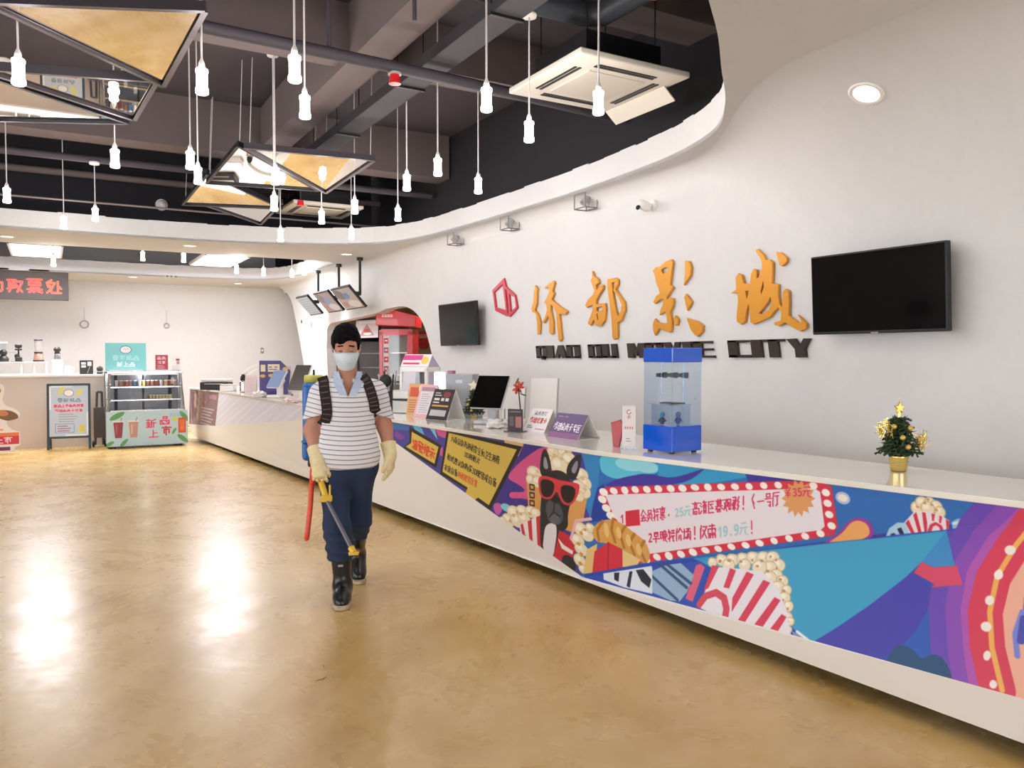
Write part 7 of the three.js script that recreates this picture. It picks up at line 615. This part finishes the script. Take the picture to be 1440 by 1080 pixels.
  mesh('tank', merge(rbox(0.4, 0.4, 0.17, 0.035, -0.1, 1.13, -0.345), rbox(0.41, 0.13, 0.18, 0.03, -0.1, 0.895, -0.345)), blue, sp); mesh('tank_ridge', rbox(0.415, 0.014, 0.186, 0.006, -0.1, 0.955, -0.345), mat('#3a86cc', 0.35), sp); mesh('base', rbox(0.34, 0.05, 0.16, 0.015, -0.1, 0.815, -0.345), M.black, sp); mesh('tank_lid', lathe([[0.001, 0.05], [0.055, 0.05], [0.062, 0.04], [0.062, 0], [0.001, 0]], 20).translate(-0.23, 1.325, -0.345), mat('#c9c65a', 0.5), sp); mesh('lid_valve', cyl(0.006, 0.008, 0.04, -0.23, 1.39, -0.345), M.black, sp);
  const strapM = mat('#1d1718', 0.8);
  for (const [side, pts] of [[-1, [[-0.165, 1.36], [-0.16, 1.34], [-0.155, 1.3], [-0.148, 1.25], [-0.142, 1.2], [-0.14, 1.15], [-0.15, 1.11]]], [1, [[0.08, 1.37], [0.095, 1.345], [0.115, 1.3], [0.13, 1.25], [0.14, 1.21], [0.145, 1.17]]]]) {
    const c3 = []; c3.push(V3(pts[0][0], 1.33, -0.28)); for (const [x, y] of pts) { const yy = Math.min(y, 1.365); c3.push(V3(x, yy, Math.max(surf(shirtS, x, Math.min(yy, 1.33)), -0.14) + (y > 1.33 ? -0.015 : 0.006))); } c3.push(V3(pts.at(-1)[0] + side * 0.02, pts.at(-1)[1] - 0.03, -0.1)); const cv = new THREE.CatmullRomCurve3(c3), n = 50, pos = [], hw = 0.031;
    const ring = []; for (let i = 0; i <= n; i++) { const p = cv.getPoint(i / n), tg = cv.getTangent(i / n), w = V3(0, 0, 1).cross(tg); if (w.length() < 0.2) w.set(1, 0, 0); w.normalize(); if (w.x < 0) w.negate(); const nn = tg.clone().cross(w).normalize(); if (nn.z < 0 || (Math.abs(nn.z) < 0.3 && nn.y < 0)) nn.negate(); ring.push([p.clone().addScaledVector(w, -hw), p.clone().addScaledVector(w, hw), p.clone().addScaledVector(w, hw).addScaledVector(nn, 0.012), p.clone().addScaledVector(w, -hw).addScaledVector(nn, 0.012)]); }
    for (let i = 0; i < n; i++) for (let k = 0; k < 4; k++) { const a = ring[i][k], b = ring[i][(k + 1) % 4], c = ring[i + 1][(k + 1) % 4], d = ring[i + 1][k]; for (const p of [a, b, c, a, c, d]) pos.push(p.x, p.y, p.z); } const g = new THREE.BufferGeometry(); g.setAttribute('position', new THREE.Float32BufferAttribute(pos, 3)); g.setAttribute('uv', new THREE.Float32BufferAttribute(new Float32Array(pos.length / 3 * 2), 2)); g.computeVertexNormals(); const st = mesh('shoulder_strap', g, strapM, sp);
    for (let i = 10; i < n - 6; i += 4) { const [a, b, c, d] = ring[i]; const m = c.clone().lerp(d, 0.5), w = c.clone().sub(d).multiplyScalar(0.72); const bx = box(w.length(), 0.006, 0.004); bx.applyQuaternion(new THREE.Quaternion().setFromUnitVectors(V3(1, 0, 0), w.clone().normalize())).translate(m.x, m.y, m.z); mesh('strap_rib', bx, mat('#6a4a48', 0.7), st); }
  }
  mesh('hose', tube([[-0.22, 0.83, -0.28], [-0.235, 0.8, -0.2], [-0.237, 0.72, -0.1], [-0.245, 0.58, -0.05], [-0.258, 0.46, -0.03], [-0.266, 0.4, -0.03], [-0.268, 0.385, -0.055], [-0.266, 0.41, -0.085], [-0.26, 0.46, -0.095], [-0.247, 0.58, -0.11], [-0.238, 0.7, -0.1], [-0.215, 0.77, -0.07], [-0.185, 0.77, -0.04], [-0.176, 0.735, -0.005]], 0.0155, 80, 10), mat('#e2482c', 0.4), sp);
  mesh('wand_grip', merge(rod([-0.178, 0.735, 0.0], [-0.145, 0.64, 0.055], 0.019, 14), rbox(0.07, 0.04, 0.045, 0.012, -0.145, 0.645, 0.055)), yel, sp); mesh('trigger', rbox(0.012, 0.075, 0.018, 0.005, -0.125, 0.69, 0.055), yel, sp);
  mesh('wand_tube', rod([-0.145, 0.64, 0.06], [0.0, 0.375, 0.22], 0.0125, 12), mat('#6d6c78', 0.35, 0.4), sp); mesh('nozzle', merge(rod([-0.004, 0.382, 0.215], [0.012, 0.352, 0.235], 0.02, 12), rbox(0.06, 0.02, 0.03, 0.006, 0.012, 0.35, 0.235)), yel, sp);
}
renderer.render(scene, camera);
